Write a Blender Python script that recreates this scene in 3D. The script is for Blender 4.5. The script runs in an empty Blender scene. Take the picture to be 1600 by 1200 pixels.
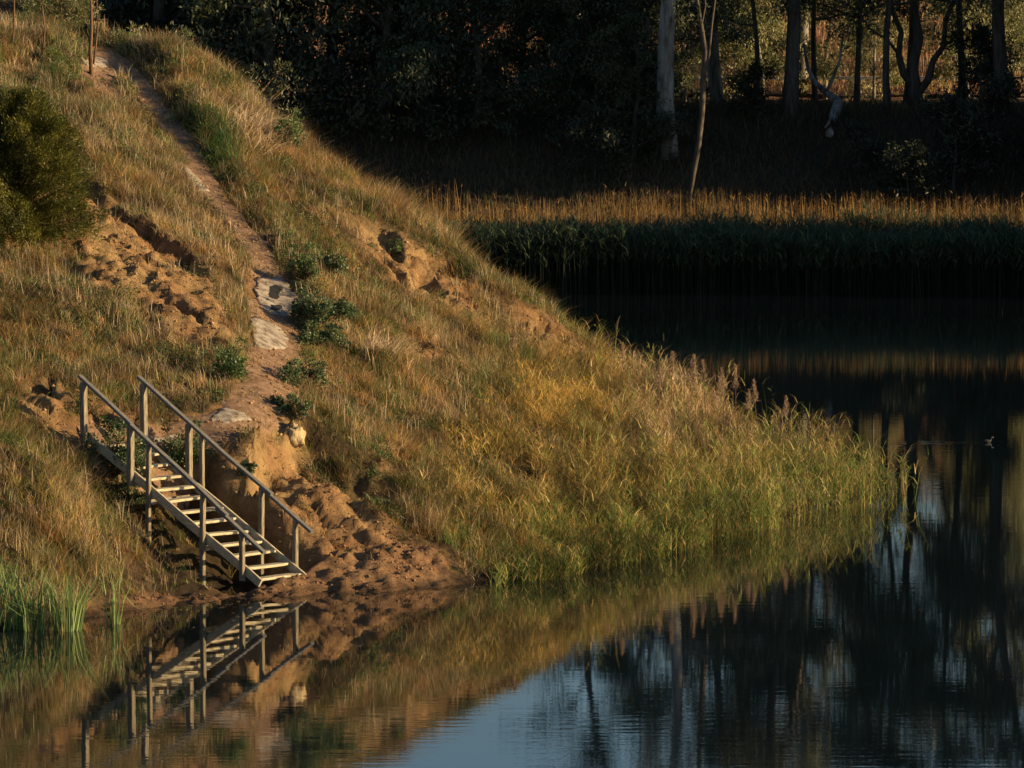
import bpy, math, random
import numpy as np
from mathutils import Vector
random.seed(4); RNG = np.random.default_rng(11)
C = bpy.context.scene.collection
S = bpy.context.scene
# ------------------------------------------------------------------ camera, sky, sun, exposure
F = 9000.0; CAMH = 10.0; PITCH = math.atan(620/F)      # focal length in photo pixels (1600 wide)
cd = bpy.data.cameras.new('camera'); cam = bpy.data.objects.new('camera', cd); C.objects.link(cam)
cd.sensor_width = 36; cd.lens = 36*F/1600; cd.clip_start = 1; cd.clip_end = 6000
cam.location = (0, 0, CAMH); cam.rotation_euler = (math.pi/2-PITCH, 0, 0); S.camera = cam
SUN_EL = math.radians(13.0); SUN_AZ = math.radians(-8)      # azimuth measured from +X towards +Y
w = bpy.data.worlds.new("World"); S.world = w; w.use_nodes = True
nt = w.node_tree; sky = nt.nodes.new('ShaderNodeTexSky'); sky.sky_type = 'NISHITA'; sky.sun_disc = False
sky.sun_elevation = SUN_EL; sky.sun_rotation = math.pi/2-SUN_AZ; sky.air_density = 1.0; sky.dust_density = 0.7; sky.ozone_density = 3.0
bg = nt.nodes['Background']; nt.links.new(sky.outputs[0], bg.inputs[0]); bg.inputs[1].default_value = 0.07
ld = bpy.data.lights.new('sun', 'SUN'); sun = bpy.data.objects.new('sun', ld); C.objects.link(sun)
ld.energy = 5.0; ld.angle = math.radians(0.5); ld.color = (1, .74, .40)
sv = Vector((math.cos(SUN_EL)*math.cos(SUN_AZ), math.cos(SUN_EL)*math.sin(SUN_AZ), math.sin(SUN_EL)))
sun.rotation_euler = sv.to_track_quat('Z', 'Y').to_euler(); sun.location = (60, 60, 60)
S.view_settings.view_transform = 'Standard'; S.view_settings.look = 'None'; S.view_settings.exposure = 0.8; S.view_settings.gamma = 1
S.cycles.max_bounces = 5; S.cycles.transparent_max_bounces = 4; S.cycles.diffuse_bounces = 2; S.cycles.glossy_bounces = 3
S.cycles.transmission_bounces = 2; S.cycles.use_denoising = True

# ------------------------------------------------------------------ helpers
cp, sp = math.cos(PITCH), math.sin(PITCH)
def P(px, py, d):                                          # photo pixel at distance d -> point of the place
    u = (px-800)/F; v = (600-py)/F
    dy = cp+v*sp; dz = -sp+v*cp
    return np.array([u*d/dy, d, CAMH+dz*d/dy])
def proj(p):
    y = p[..., 1]; z = p[..., 2]-CAMH
    dep = y*cp-z*sp; up = y*sp+z*cp
    return 800+F*p[..., 0]/dep, 600-F*up/dep
_T = np.random.default_rng(3).random((256, 256))
def vn(x, y):
    xi = np.floor(x).astype(int); yi = np.floor(y).astype(int); fx = x-xi; fy = y-yi
    fx = fx*fx*(3-2*fx); fy = fy*fy*(3-2*fy); a = xi & 255; b = yi & 255; a1 = (xi+1) & 255; b1 = (yi+1) & 255
    return (_T[a, b]*(1-fx)+_T[a1, b]*fx)*(1-fy)+(_T[a, b1]*(1-fx)+_T[a1, b1]*fx)*fy
def fbm(x, y, o=4):
    s = 0; a = .5; t = 0
    for i in range(o):
        s = s+a*vn(x*2**i+17.3*i, y*2**i+5.1*i); t += a; a *= .5
    return s/t
def ss(a, b, x):
    t = np.clip((x-a)/(b-a), 0, 1); return t*t*(3-2*t)
def tag(o, label=None, cat=None, group=None, kind=None):
    if label: o['label'] = label
    if cat: o['category'] = cat
    if group: o['group'] = group
    if kind: o['kind'] = kind
    return o
def link(name, me, mat=None, parent=None):
    o = bpy.data.objects.new(name, me); C.objects.link(o)
    if mat: me.materials.append(mat)
    if parent: o.parent = parent
    return o
def npmesh(name, V, loops, sizes, col=None, smooth=True):
    me = bpy.data.meshes.new(name); V = np.asarray(V, np.float32)
    me.vertices.add(len(V)); me.vertices.foreach_set('co', V.ravel())
    loops = np.asarray(loops, np.int32).ravel(); sizes = np.asarray(sizes, np.int32)
    me.loops.add(len(loops)); me.loops.foreach_set('vertex_index', loops)
    me.polygons.add(len(sizes)); st = np.concatenate([[0], np.cumsum(sizes)[:-1]]).astype(np.int32)
    me.polygons.foreach_set('loop_start', st)
    me.polygons.foreach_set('use_smooth', np.full(len(sizes), smooth))
    if col is not None:
        a = me.color_attributes.new('Col', 'FLOAT_COLOR', 'POINT')
        c = np.ones((len(V), 4), np.float32); c[:, :3] = col; a.data.foreach_set('color', c.ravel())
    me.update(calc_edges=True); return me
def blades(base, h, wd, leanx, leany, col, bend=1.0):
    """tapered strips: base (N,3), h, wd (N,), lean as horizontal offset of the tip"""
    n = len(base); yaw = RNG.random(n)*math.pi
    cx = np.cos(yaw)*wd/2; cy = np.sin(yaw)*wd/2
    V = np.zeros((n, 5, 3), np.float32)
    V[:, 0] = base; V[:, 0, 0] -= cx; V[:, 0, 1] -= cy
    V[:, 1] = base; V[:, 1, 0] += cx; V[:, 1, 1] += cy
    m = base.copy(); m[:, 0] += leanx*.32; m[:, 1] += leany*.32; m[:, 2] += h*.6
    V[:, 2] = m; V[:, 2, 0] += cx*.8; V[:, 2, 1] += cy*.8
    V[:, 3] = m; V[:, 3, 0] -= cx*.8; V[:, 3, 1] -= cy*.8
    V[:, 4] = base; V[:, 4, 0] += leanx; V[:, 4, 1] += leany; V[:, 4, 2] += h
    i = np.arange(n)[:, None]*5
    L = np.concatenate([i+np.array([[0, 1, 2, 3]]), i+np.array([[3, 2, 4]])], 1)
    sz = np.tile([4, 3], n)
    return V.reshape(-1, 3), L.ravel(), sz, np.repeat(col, 5, 0)
def diamonds(p, d, ln, wd, col, rng=RNG):
    """leaves: diamond quads at p along unit d"""
    n = len(p); r = rng.normal(size=(n, 3)); s = np.cross(d, r); s /= np.linalg.norm(s, axis=1)[:, None]+1e-9
    V = np.zeros((n, 4, 3), np.float32); ln = ln[:, None]; wd = wd[:, None]
    V[:, 0] = p; V[:, 1] = p+d*ln*.45+s*wd/2; V[:, 2] = p+d*ln; V[:, 3] = p+d*ln*.45-s*wd/2
    return V.reshape(-1, 3), np.arange(n*4), np.full(n, 4), np.repeat(col, 4, 0)
def merge(parts):
    V = []; L = []; Z = []; K = []; o = 0
    for v, l, z, k in parts:
        V.append(v); L.append(np.asarray(l).ravel()+o); Z.append(z); K.append(k); o += len(v)
    return np.concatenate(V), np.concatenate(L), np.concatenate(Z), np.concatenate(K)
def tube(pts, rad, n=7, col=(.3, .25, .2), cap=True):
    pts = np.asarray(pts, float); k = len(pts); V = []; L = []; Z = []
    for i in range(k):
        t = pts[min(i+1, k-1)]-pts[max(i-1, 0)]; t /= np.linalg.norm(t)+1e-9
        a = np.cross(t, [.13, 1, .21]); a /= np.linalg.norm(a)+1e-9; b = np.cross(t, a)
        ang = np.arange(n)*2*math.pi/n
        V.append(pts[i]+rad[i]*(np.cos(ang)[:, None]*a+np.sin(ang)[:, None]*b))
    for i in range(k-1):
        for j in range(n):
            L += [i*n+j, i*n+(j+1) % n, (i+1)*n+(j+1) % n, (i+1)*n+j]; Z.append(4)
    if cap:
        L += list(range(n))[::-1]; Z.append(n); L += [(k-1)*n+j for j in range(n)]; Z.append(n)
    V = np.concatenate(V); return V, np.array(L), np.array(Z), np.tile(np.array(col, float), (len(V), 1))

# ------------------------------------------------------------------ materials
def mat(name):
    m = bpy.data.materials.new(name); m.use_nodes = True; return m, m.node_tree, m.node_tree.nodes['Principled BSDF']
def N(nt, t, **kw):
    n = nt.nodes.new('ShaderNode'+t)
    for k, v in kw.items():
        if k in n.inputs.keys(): n.inputs[k].default_value = v
        else: setattr(n, k, v)
    return n
def leafmat(name, trans=.35, rough=.6, spec=.25):
    m, t, b = mat(name); a = N(t, 'VertexColor'); a.layer_name = 'Col'
    b.inputs['Roughness'].default_value = rough; b.inputs['Specular IOR Level'].default_value = spec
    t.links.new(a.outputs[0], b.inputs['Base Color'])
    tr = N(t, 'BsdfTranslucent'); mx = N(t, 'MixShader'); mx.inputs[0].default_value = trans
    t.links.new(a.outputs[0], tr.inputs[0]); t.links.new(b.outputs[0], mx.inputs[1]); t.links.new(tr.outputs[0], mx.inputs[2])
    t.links.new(mx.outputs[0], t.nodes['Material Output'].inputs[0]); return m
M = {}
M['grass'] = leafmat('dry_grass', .35, .7, .2)
M['leaf'] = leafmat('leaves', .25, .5, .4)
def noisemat(name, c1, c2, scale=8, bump=.3, rough=.85, attr=None, stretch=None, detail=8, dist=.05, c3=None):
    m, t, b = mat(name); tc = N(t, 'TexCoord'); mp = N(t, 'Mapping'); t.links.new(tc.outputs['Object'], mp.inputs[0])
    if stretch: mp.inputs['Scale'].default_value = stretch
    n = N(t, 'TexNoise', Scale=scale, Detail=detail, Roughness=.65); t.links.new(mp.outputs[0], n.inputs[0])
    r = N(t, 'ValToRGB'); r.color_ramp.elements[0].position = .35; r.color_ramp.elements[1].position = .65
    r.color_ramp.elements[0].color = (*c1, 1); r.color_ramp.elements[1].color = (*c2, 1)
    if c3: e = r.color_ramp.elements.new(.5); e.color = (*c3, 1)
    t.links.new(n.outputs[0], r.inputs[0]); out = r.outputs[0]
    if attr:
        a = N(t, 'VertexColor'); a.layer_name = 'Col'; mx = N(t, 'Mix', data_type='RGBA', blend_type='MULTIPLY'); mx.inputs[0].default_value = 1
        t.links.new(a.outputs[0], mx.inputs[6]); t.links.new(out, mx.inputs[7]); out = mx.outputs[2]
    t.links.new(out, b.inputs['Base Color']); b.inputs['Roughness'].default_value = rough; b.inputs['Specular IOR Level'].default_value = .2
    if bump and attr:
        n3 = N(t, 'TexNoise', Scale=42, Detail=6, Roughness=.7); t.links.new(mp.outputs[0], n3.inputs[0]); n2 = N(t, 'TexNoise', Scale=9, Detail=10, Roughness=.75); t.links.new(mp.outputs[0], n2.inputs[0])
        b1 = N(t, 'Bump', Strength=1, Distance=.13); t.links.new(n2.outputs[0], b1.inputs['Height']); b2 = N(t, 'Bump', Strength=.8, Distance=.02); t.links.new(n3.outputs[0], b2.inputs['Height']); t.links.new(b1.outputs[0], b2.inputs['Normal']); t.links.new(b2.outputs[0], b.inputs['Normal'])
    elif bump:
        n2 = N(t, 'TexNoise', Scale=scale*2.5, Detail=10, Roughness=.7); t.links.new(mp.outputs[0], n2.inputs[0])
        bm = N(t, 'Bump', Strength=bump, Distance=dist); t.links.new(n2.outputs[0], bm.inputs['Height']); t.links.new(bm.outputs[0], b.inputs['Normal'])
    return m
M['earth'] = noisemat('earth', (.55, .55, .55), (1.1, 1.08, 1.02), 5, .8, .95, attr=True, dist=.06)
M['path'] = noisemat('path_dirt', (.13, .075, .042), (.31, .195, .12), 6, .7, .95, dist=.03)
M['slab'] = noisemat('pale_slab', (.12, .09, .065), (.40, .34, .28), 5.5, .7, .9, dist=.02, c3=(.30, .245, .19))
M['clay'] = noisemat('pale_clay', (.34, .23, .12), (.6, .47, .28), 6, .8, .9, dist=.05)
M['road'] = noisemat('asphalt', (.05, .05, .05), (.08, .08, .08), 9, .2, .9)
M['line'] = noisemat('road_paint', (.6, .6, .56), (.8, .8, .76), 9, .1, .7)
M['wood'] = noisemat('weathered_wood', (.10, .08, .056), (.34, .285, .2), 9, .2, .9, stretch=(.6, 5, 5), dist=.005)
M['tread'] = noisemat('pale_wood', (.26, .215, .14), (.64, .55, .38), 9, .5, .8, stretch=(1.2, 7, 7), dist=.01)
M['rail'] = noisemat('grey_wood', (.08, .075, .07), (.2, .185, .165), 9, .5, .8, stretch=(.8, 7, 7), dist=.01)
M['bark_pale'] = noisemat('pale_bark', (.05, .042, .035), (.37, .34, .29), 1.7, .5, .85, stretch=(2, 2, .45), c3=(.24, .215, .18))
M['bark_dark'] = noisemat('dark_bark', (.05, .04, .03), (.14, .11, .085), 3, .8, .9, stretch=(3, 3, .5))
M['bark_brown'] = noisemat('brown_bark', (.10, .055, .03), (.22, .13, .08), 6, .5, .9, stretch=(3, 3, .5))
M['feather'] = noisemat('dark_feathers', (.012, .012, .014), (.03, .03, .032), 20, .2, .6)
M['beak'] = noisemat('pale_beak', (.6, .58, .5), (.75, .72, .65), 20, 0, .5)
# water: still, with the faintest ripples and the wake of the bird
m, t, b = mat('lake_water'); M['water'] = m
b.inputs['Base Color'].default_value = (.005, .010, .012, 1); b.inputs['Roughness'].default_value = .015; b.inputs['IOR'].default_value = 1.36
tc = N(t, 'TexCoord'); mp = N(t, 'Mapping'); mp.inputs['Scale'].default_value = (.5, 1.6, 1); t.links.new(tc.outputs['Object'], mp.inputs[0])
n1 = N(t, 'TexNoise', Scale=2.2, Detail=3, Roughness=.5); t.links.new(mp.outputs[0], n1.inputs[0])
n2 = N(t, 'TexNoise', Scale=.05, Detail=2); t.links.new(tc.outputs['Object'], n2.inputs[0])
r2 = N(t, 'MapRange'); r2.inputs[1].default_value = .42; r2.inputs[2].default_value = .62; r2.inputs[3].default_value = .25; r2.inputs[4].default_value = 1
t.links.new(n2.outputs[0], r2.inputs[0])
mu = N(t, 'Math', operation='MULTIPLY'); t.links.new(n1.outputs[0], mu.inputs[0]); t.links.new(r2.outputs[0], mu.inputs[1])
bm = N(t, 'Bump', Strength=1, Distance=.0015); sx = N(t, 'SeparateXYZ'); t.links.new(tc.outputs['Object'], sx.inputs[0])
def mth(op, a, b_=None):
    q = N(t, 'Math', operation=op)
    for i, v in enumerate((a, b_)):
        if v is None: continue
        if isinstance(v, (int, float)): q.inputs[i].default_value = v
        else: t.links.new(v, q.inputs[i])
    return q.outputs[0]
_b = P(1543, 692, 90000/712)
dx = mth('SUBTRACT', sx.outputs[0], float(_b[0])); dyy = mth('SUBTRACT', sx.outputs[1], float(_b[1])); ax = mth('MULTIPLY', dx, -1.0)
arm = mth('SUBTRACT', mth('ABSOLUTE', dyy), mth('MULTIPLY', ax, .16)); g = mth('POWER', 2.718, mth('MULTIPLY', mth('MULTIPLY', arm, arm), -30.0))
msk_ = mth('MULTIPLY', mth('GREATER_THAN', ax, 0.05), mth('MAXIMUM', mth('SUBTRACT', 1.0, mth('MULTIPLY', ax, .42)), 0.0))
wake = mth('MULTIPLY', mth('MULTIPLY', g, msk_), mth('MULTIPLY', mth('SINE', mth('MULTIPLY', dyy, 26.0)), .9))
hh_ = mth('ADD', mu.outputs[0], wake); t.links.new(hh_, bm.inputs['Height']); t.links.new(bm.outputs[0], b.inputs['Normal'])

# ------------------------------------------------------------------ the hill: height field through surveyed points
cps = []
def c(px, py, yw): cps.append(P(px, py, 90000/(yw+20)*1.0))
def cD(px, py, d): cps.append(P(px, py, d))
def cz(x, y, z): cps.append(np.array([x, y, z]))
shore = [(-250, 1015), (0, 985), (180, 957), (300, 945), (400, 936), (480, 930), (560, 926), (730, 913), (850, 893), (950, 873), (1050, 852), (1150, 830), (1250, 803), (1340, 782)]
for x, y in shore:
    p = P(x, y, 90000/(y+20)); s = CAMH/(CAMH-p[2]); p = np.array([p[0]*s, p[1]*s, 0]); cps.append(p); cz(p[0]+.3, p[1]-2.5, -.55)
crest = [(170, 62, 715), (290, 85, 720), (380, 150, 726), (450, 212, 730), (560, 290, 738), (620, 325, 742), (700, 380, 750), (780, 438, 757), (860, 505, 762), (930, 560, 766), (1000, 628, 768), (1080, 690, 770), (1170, 733, 772), (1260, 757, 772)]
CR = []
for x, y, yw in crest: c(x, y, yw); CR.append(cps[-1])
for p in CR:                                              # the back of the spur
    if p[0] > -7.5: cz(p[0]+1, p[1]+max(1.5, p[2]*1.6)+1, -.4)
    if p[0] > -7: cz(p[0]+.5, p[1]+2.2+.2*p[2], p[2]*.72)
for q in [(400, 640, 99.5), (430, 560, 103), (430, 450, 108), (370, 340, 112), (280, 210, 117), (200, 110, 121), (440, 690, 98.4), (330, 668, 98.6), (240, 690, 97.6), (150, 690, 97.2), (60, 640, 97.6),
          (0, 900, 91.5), (0, 700, 95), (0, 560, 99), (0, 380, 105), (0, 200, 112), (0, 60, 120), (100, 880, 92.7), (100, 790, 94.2), (180, 560, 100.8), (250, 420, 106), (340, 520, 102.5), (150, 260, 112), (110, 380, 106),
          (550, 700, 100), (600, 560, 107), (550, 400, 113), (660, 480, 112.5), (700, 620, 106), (700, 750, 100.5), (640, 850, 97), (850, 750, 103), (880, 630, 110), (820, 560, 112), (1000, 760, 106), (1100, 760, 109),
          (480, 880, 95.9), (560, 850, 96.8), (300, 910, 94.6), (200, 900, 94.2), (230, 800, 96.1), (300, 830, 95.9)]: cD(*q)
for q in [(-10.5, 140, 9.2), (-12, 160, 9.2), (-20, 130, 10), (-20, 112, 8.2), (-20, 100, 5), (-20, 92, 1.6), (-20, 87, -.6), (-16, 180, 9), (-6, 150, -1), (-8, 175, -1), (-3, 135, -.8), (-50, 95, 1), (-50, 110, 8), (-50, 150, 11), (-50, 190, 10), (-30, 200, 8),
          (12, 130, -1), (14, 112, -1), (12, 100, -1), (0, 90, -1.5), (16, 150, -2), (0, 170, -2), (-10, 83, -1.5)]: cz(*q)
CP = np.array(cps); n = len(CP)
def kern(r): return np.sqrt(r*r+.6)
A = np.zeros((n+3, n+3)); R = np.linalg.norm(CP[:, None, :2]-CP[None, :, :2], axis=2)
A[:n, :n] = kern(R)-np.eye(n)*.05; A[:n, n] = 1; A[:n, n+1:] = CP[:, :2]; A[n, :n] = 1; A[n+1:, :n] = CP[:, :2].T
WT = np.linalg.solve(A, np.concatenate([CP[:, 2], [0, 0, 0]]))
def rbf(x, y):
    sh = x.shape; x = x.ravel(); y = y.ravel(); z = WT[n]+WT[n+1]*x+WT[n+2]*y
    for i in range(n): z = z+WT[i]*kern(np.hypot(x-CP[i, 0], y-CP[i, 1]))
    return z.reshape(sh)
xs = np.concatenate([-12.5-np.cumsum(np.geomspace(.1, 12, 40))[::-1], np.arange(-12.5, 9, .075), 9+np.cumsum(np.geomspace(.08, 2, 22))])
ys = np.concatenate([87-np.cumsum(np.geomspace(.1, 1, 8))[::-1], np.arange(87, 124, .085), 124+np.cumsum(np.geomspace(.09, 3, 60))])
GX, GY = np.meshgrid(xs, ys, indexing='ij'); GZ = rbf(GX, GY)
def samp(G, x, y):
    i = np.clip(np.searchsorted(xs, x)-1, 0, len(xs)-2); j = np.clip(np.searchsorted(ys, y)-1, 0, len(ys)-2)
    fx = np.clip((x-xs[i])/(xs[i+1]-xs[i]), 0, 1); fy = np.clip((y-ys[j])/(ys[j+1]-ys[j]), 0, 1)
    return (G[i, j]*(1-fx)+G[i+1, j]*fx)*(1-fy)+(G[i, j+1]*(1-fx)+G[i+1, j+1]*fx)*fy
def hit(px, py, G=None):
    G = GZ if G is None else G
    d = np.arange(88, 150, .04); q = P(px, py, 1.0)-np.array([0, 0, CAMH]); X = q[0]*d; Z = CAMH+q[2]*d
    k = np.argmax(Z <= samp(G, X, d)); 
    if Z[k] > samp(G, X[k:k+1], d[k:k+1])[0]: k = int(np.argmin(np.abs(d-118)))
    return np.array([X[k], d[k]])
def hits(l): return np.array([hit(*q) for q in l])
def seg(pts, X, Y):
    """distance to polyline, signed side, and parameter"""
    D = np.full(X.shape, 1e9); Sg = np.zeros(X.shape); T = np.zeros(X.shape); acc = 0
    for a, b_ in zip(pts[:-1], pts[1:]):
        d = b_-a; L = np.hypot(*d); u = np.clip(((X-a[0])*d[0]+(Y-a[1])*d[1])/L**2, 0, 1)
        q = np.hypot(X-a[0]-u*d[0], Y-a[1]-u*d[1]); s = ((X-a[0])*d[1]-(Y-a[1])*d[0])/L
        m_ = q < D; D[m_] = q[m_]; Sg[m_] = s[m_]; T[m_] = (acc+u*L)[m_]; acc += L
    return D, Sg, T
def inpoly(poly, X, Y):
    r = np.zeros(X.shape, bool); n_ = len(poly)
    for i in range(n_):
        a = poly[i]; b_ = poly[(i+1) % n_]
        cnd = (a[1] > Y) != (b_[1] > Y)
        r ^= cnd & (X < (b_[0]-a[0])*(Y-a[1])/(b_[1]-a[1]+1e-12)+a[0])
    return r
nw1 = fbm(GX*1.6, GY*1.6)-.5; nw2 = fbm(GX*1.6+40, GY*1.6+9)-.5; nf = fbm(GX*5, GY*5, 4)-.5; nb = fbm(GX*.5, GY*.5)-.5
WX = GX+nw1*1.1; WY = GY+nw2*1.6
# the path
pathpx = [(118, 688), (240, 690), (330, 670), (392, 645), (420, 590), (432, 540), (430, 470), (418, 415), (385, 360), (330, 290), (280, 215), (240, 160), (200, 110), (165, 75), (150, 55)]
PT = hits(pathpx); PW = np.array([.5, .5, .55, .6, .62, .55, .5, .4, .42, .5, .5, .45, .42, .5, .5])*np.array([1, 1, 1, 1, 1, 1, .95, .95, .74, .74, .7, .7, .7, .85, .85])
PD, PS, PTT = seg(PT, GX, GY); cum = np.concatenate([[0], np.cumsum(np.hypot(*np.diff(PT, axis=0).T))]); PWG = np.interp(PTT, cum, PW)
path = ss(1.25, .8, PD/(PWG*(.86+nw1*1.0)))
# bare earth
dirtpoly = [[(385, 690), (430, 650), (478, 650), (500, 700), (560, 720), (610, 760), (600, 800), (650, 850), (720, 895), (740, 912), (560, 935), (400, 950), (180, 965), (130, 950), (190, 930), (330, 915), (425, 880), (405, 800), (340, 760), (345, 720)],
            [(105, 232), (150, 285), (215, 335), (290, 395), (350, 450), (360, 515), (320, 540), (250, 495), (180, 470), (130, 400), (95, 320)],
            [(80, 370), (110, 390), (185, 460), (150, 465), (100, 420)], [(20, 600), (80, 580), (115, 620), (115, 680), (60, 665), (20, 640)],
            [(552, 325), (600, 343), (640, 383), (705, 390), (712, 450), (660, 458), (605, 430), (565, 395)], [(745, 430), (775, 445), (770, 460), (745, 450)],
            [(808, 483), (850, 498), (905, 528), (905, 580), (850, 572), (805, 540)], [(635, 515), (690, 540), (728, 560), (715, 592), (640, 565)], [(700, 440), (740, 470), (800, 520), (790, 545), (740, 510), (695, 470)], [(110, 140), (160, 130), (150, 165), (115, 170)],
            [(130, 660), (185, 690), (190, 720), (150, 700)], [(560, 690), (620, 700), (615, 730), (575, 725)], [(130, 620), (200, 640), (200, 680), (150, 680)], [(185, 850), (215, 850), (212, 885), (190, 885)]]
dirt = np.zeros(GX.shape)
for pl in dirtpoly: dirt = np.maximum(dirt, inpoly(hits(pl), WX, WY))
G0 = GZ.copy()
def box(Z, k):
    for _ in range(2):
        for ax in (0, 1):
            c_ = np.cumsum(np.concatenate([np.repeat(Z.take([0], ax), k+1, ax), Z, np.repeat(Z.take([-1], ax), k, ax)], ax), ax)
            Z = (c_.take(range(2*k+1, c_.shape[ax]), ax)-c_.take(range(0, c_.shape[ax]-2*k-1), ax))/(2*k+1)
    return Z
dirtS = box(dirt, 3)
# scarps: (polyline along the lip, height, recovery width, side)
def scarp(l, a, wdt, side):
    global GZ
    pts = hits(l); D, Sg, T = seg(pts, WX*.6+GX*.4, WY*.6+GY*.4); tot = np.hypot(*np.diff(pts, axis=0).T).sum()
    s = Sg*side; e = np.minimum(T, tot-T); end = ss(0, .5, e)*(D < np.abs(s)*1.02+.02)
    GZ = GZ - a*(1+nw1*1.2)*ss(-.02, .22, s)*np.exp(-np.clip(s-.2, 0, None)/wdt)*end
scarp([(105, 232), (150, 285), (215, 335), (285, 395), (350, 455)], .34, .5, 1)
scarp([(560, 325), (605, 350), (640, 388), (705, 395)], .4, .6, 1)
scarp([(812, 483), (850, 498), (900, 532)], .4, .5, 1)
scarp([(640, 515), (720, 562)], .3, .5, 1)
scarp([(330, 725), (365, 735), (390, 700), (430, 668), (480, 655)], .75, 1.2, 1)
scarp([(480, 715), (540, 730), (610, 765), (640, 800)], .45, .8, 1)
scarp([(20, 596), (80, 578), (118, 612)], .5, .7, 1)
# gully under the stair
RUN = np.array([.803, -.596]); WID = np.array([.596, .803])
B0 = P(405, 912, 94.8); B0[2] = .23; RISE = .169; GO = .28; SW = 1.16; NST = 13
def LT(t_): return np.array([B0[0]-RUN[0]*GO*t_, B0[1]-RUN[1]*GO*t_, B0[2]+RISE*t_])
stA = LT(0)[:2]+WID*SW/2; stB = LT(12.6)[:2]+WID*SW/2
D, Sg, T = seg(np.array([stA, stB]), GX, GY)
tt = T/GO; tgt = .23+RISE*tt-.42-.6*np.sin(np.clip(tt/12.6, 0, 1)*math.pi)
msk = ss(1.35, .75, D+nw1*.3)*ss(-.2, .8, tt)*ss(12.6, 11.4, tt)
GZ = GZ*(1-msk)+np.minimum(GZ, tgt+nf*.15)*msk; gully = msk
al = GX*RUN[0]+GY*RUN[1]; ac = GX*WID[0]+GY*WID[1]
rill = 1-np.abs(fbm(ac*2.6+nw1*1.2, al*.35)-.5)*5; rill2 = np.abs(fbm(ac*6+nw2*2, al*.7+9)-.5)*3
fine = fbm(GX*9, GY*9, 4)-.5
up_ = ss(.9, 2.2, GZ)
GZ = GZ+dirtS*(nf*(.035+.05*up_)+fine*(.05+.06*up_)-(rill*.11-rill2*.10)*ss(.08, .6, GZ)*(1-up_*.5))-dirtS*.30*ss(.0, .05, fbm(ac*2.0+5, al*1.2, 3)-.63)*up_ + (1-path)*(nf*.2+nb*.7*ss(.2, 1.2, GZ)*ss(135, 120, GY))
GZ = GZ+.24*np.exp(-((PD-.85)/.4)**2)*(PS > 0)*ss(2.6, 4, GZ)-.06*(PD < .8)*ss(2.6, 4, GZ)*ss(.9, .6, PD)
GZ = np.where(path > 0, GZ*(1-path)+path*(samp(box(GZ, 5), GX, GY)-.03), GZ)
bare = np.clip(dirtS*1.2+path, 0, 1)
e1 = np.array([.42, .24, .11]); e2 = np.array([.50, .32, .15]); e3 = np.array([.37, .205, .11]); g1 = np.array([.085, .06, .03])
k = (ss(-.1, .12, nw2))[..., None]; low = ss(1.4, .2, GZ)[..., None]
ec = (e1*(1-k)+e2*k)*(1-low*.75)+e3*low*.75
gc = g1*(1-(ss(-.1, .1, nb))[..., None]*.3)
wet = ss(.16, .02, GZ)[..., None]
EC = (gc*(1-bare[..., None])+ec*bare[..., None])*(1-wet*.4)
nx, ny = GX.shape; idx = np.arange(nx*ny).reshape(nx, ny)
Q = np.stack([idx[:-1, :-1], idx[1:, :-1], idx[1:, 1:], idx[:-1, 1:]], -1).reshape(-1, 4)
keep = (GZ.ravel()[Q].max(1) > -.6); Q = Q[keep]
hill = link('hill', npmesh('hill', np.stack([GX, GY, GZ], -1).reshape(-1, 3), Q, np.full(len(Q), 4), EC.reshape(-1, 3)), M['earth']); tag(hill, kind='structure')
def ground(x, y): return samp(GZ, x, y)

# path surface as its own sheet
def ribbon(pts, hw, name, m_, lift, step=.09, acr=15):
    c_ = np.concatenate([[0], np.cumsum(np.hypot(*np.diff(pts, axis=0).T))]); s = np.arange(0, c_[-1], step)
    cx_ = np.interp(s, c_, pts[:, 0]); cy_ = np.interp(s, c_, pts[:, 1]); hw_ = np.interp(s, c_, hw)
    kk = np.ones(15)/15; 
    cx_ = np.convolve(np.pad(cx_, 7, 'edge'), kk, 'valid'); cy_ = np.convolve(np.pad(cy_, 7, 'edge'), kk, 'valid')
    tx = np.gradient(cx_); ty = np.gradient(cy_); L = np.hypot(tx, ty); nx_ = ty/L; ny_ = -tx/L
    u = np.linspace(-1, 1, acr)[None]; eL = 1+.55*(fbm(s*1.5, s*0+3)-.5)+.3*(vn(s*6, s*0)-.5); eR = 1+.55*(fbm(s*1.5, s*0+9)-.5)+.3*(vn(s*6, s*0+5)-.5)
    ww = np.where(u < 0, eL[:, None], eR[:, None])*u*hw_[:, None]
    X = cx_[:, None]+nx_[:, None]*ww; Y = cy_[:, None]+ny_[:, None]*ww
    Z = ground(X, Y)+lift*(1-np.abs(u)**6*2.5)+(fbm(X*6, Y*6)-.5)*.03
    a, b_ = X.shape; ii = np.arange(a*b_).reshape(a, b_)
    q = np.stack([ii[:-1, :-1], ii[:-1, 1:], ii[1:, 1:], ii[1:, :-1]], -1).reshape(-1, 4)
    return link(name, npmesh(name, np.stack([X, Y, Z], -1).reshape(-1, 3), q, np.full(len(q), 4)), m_)
tag(ribbon(PT, PW, 'path', M['path'], .035), kind='structure')
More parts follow.
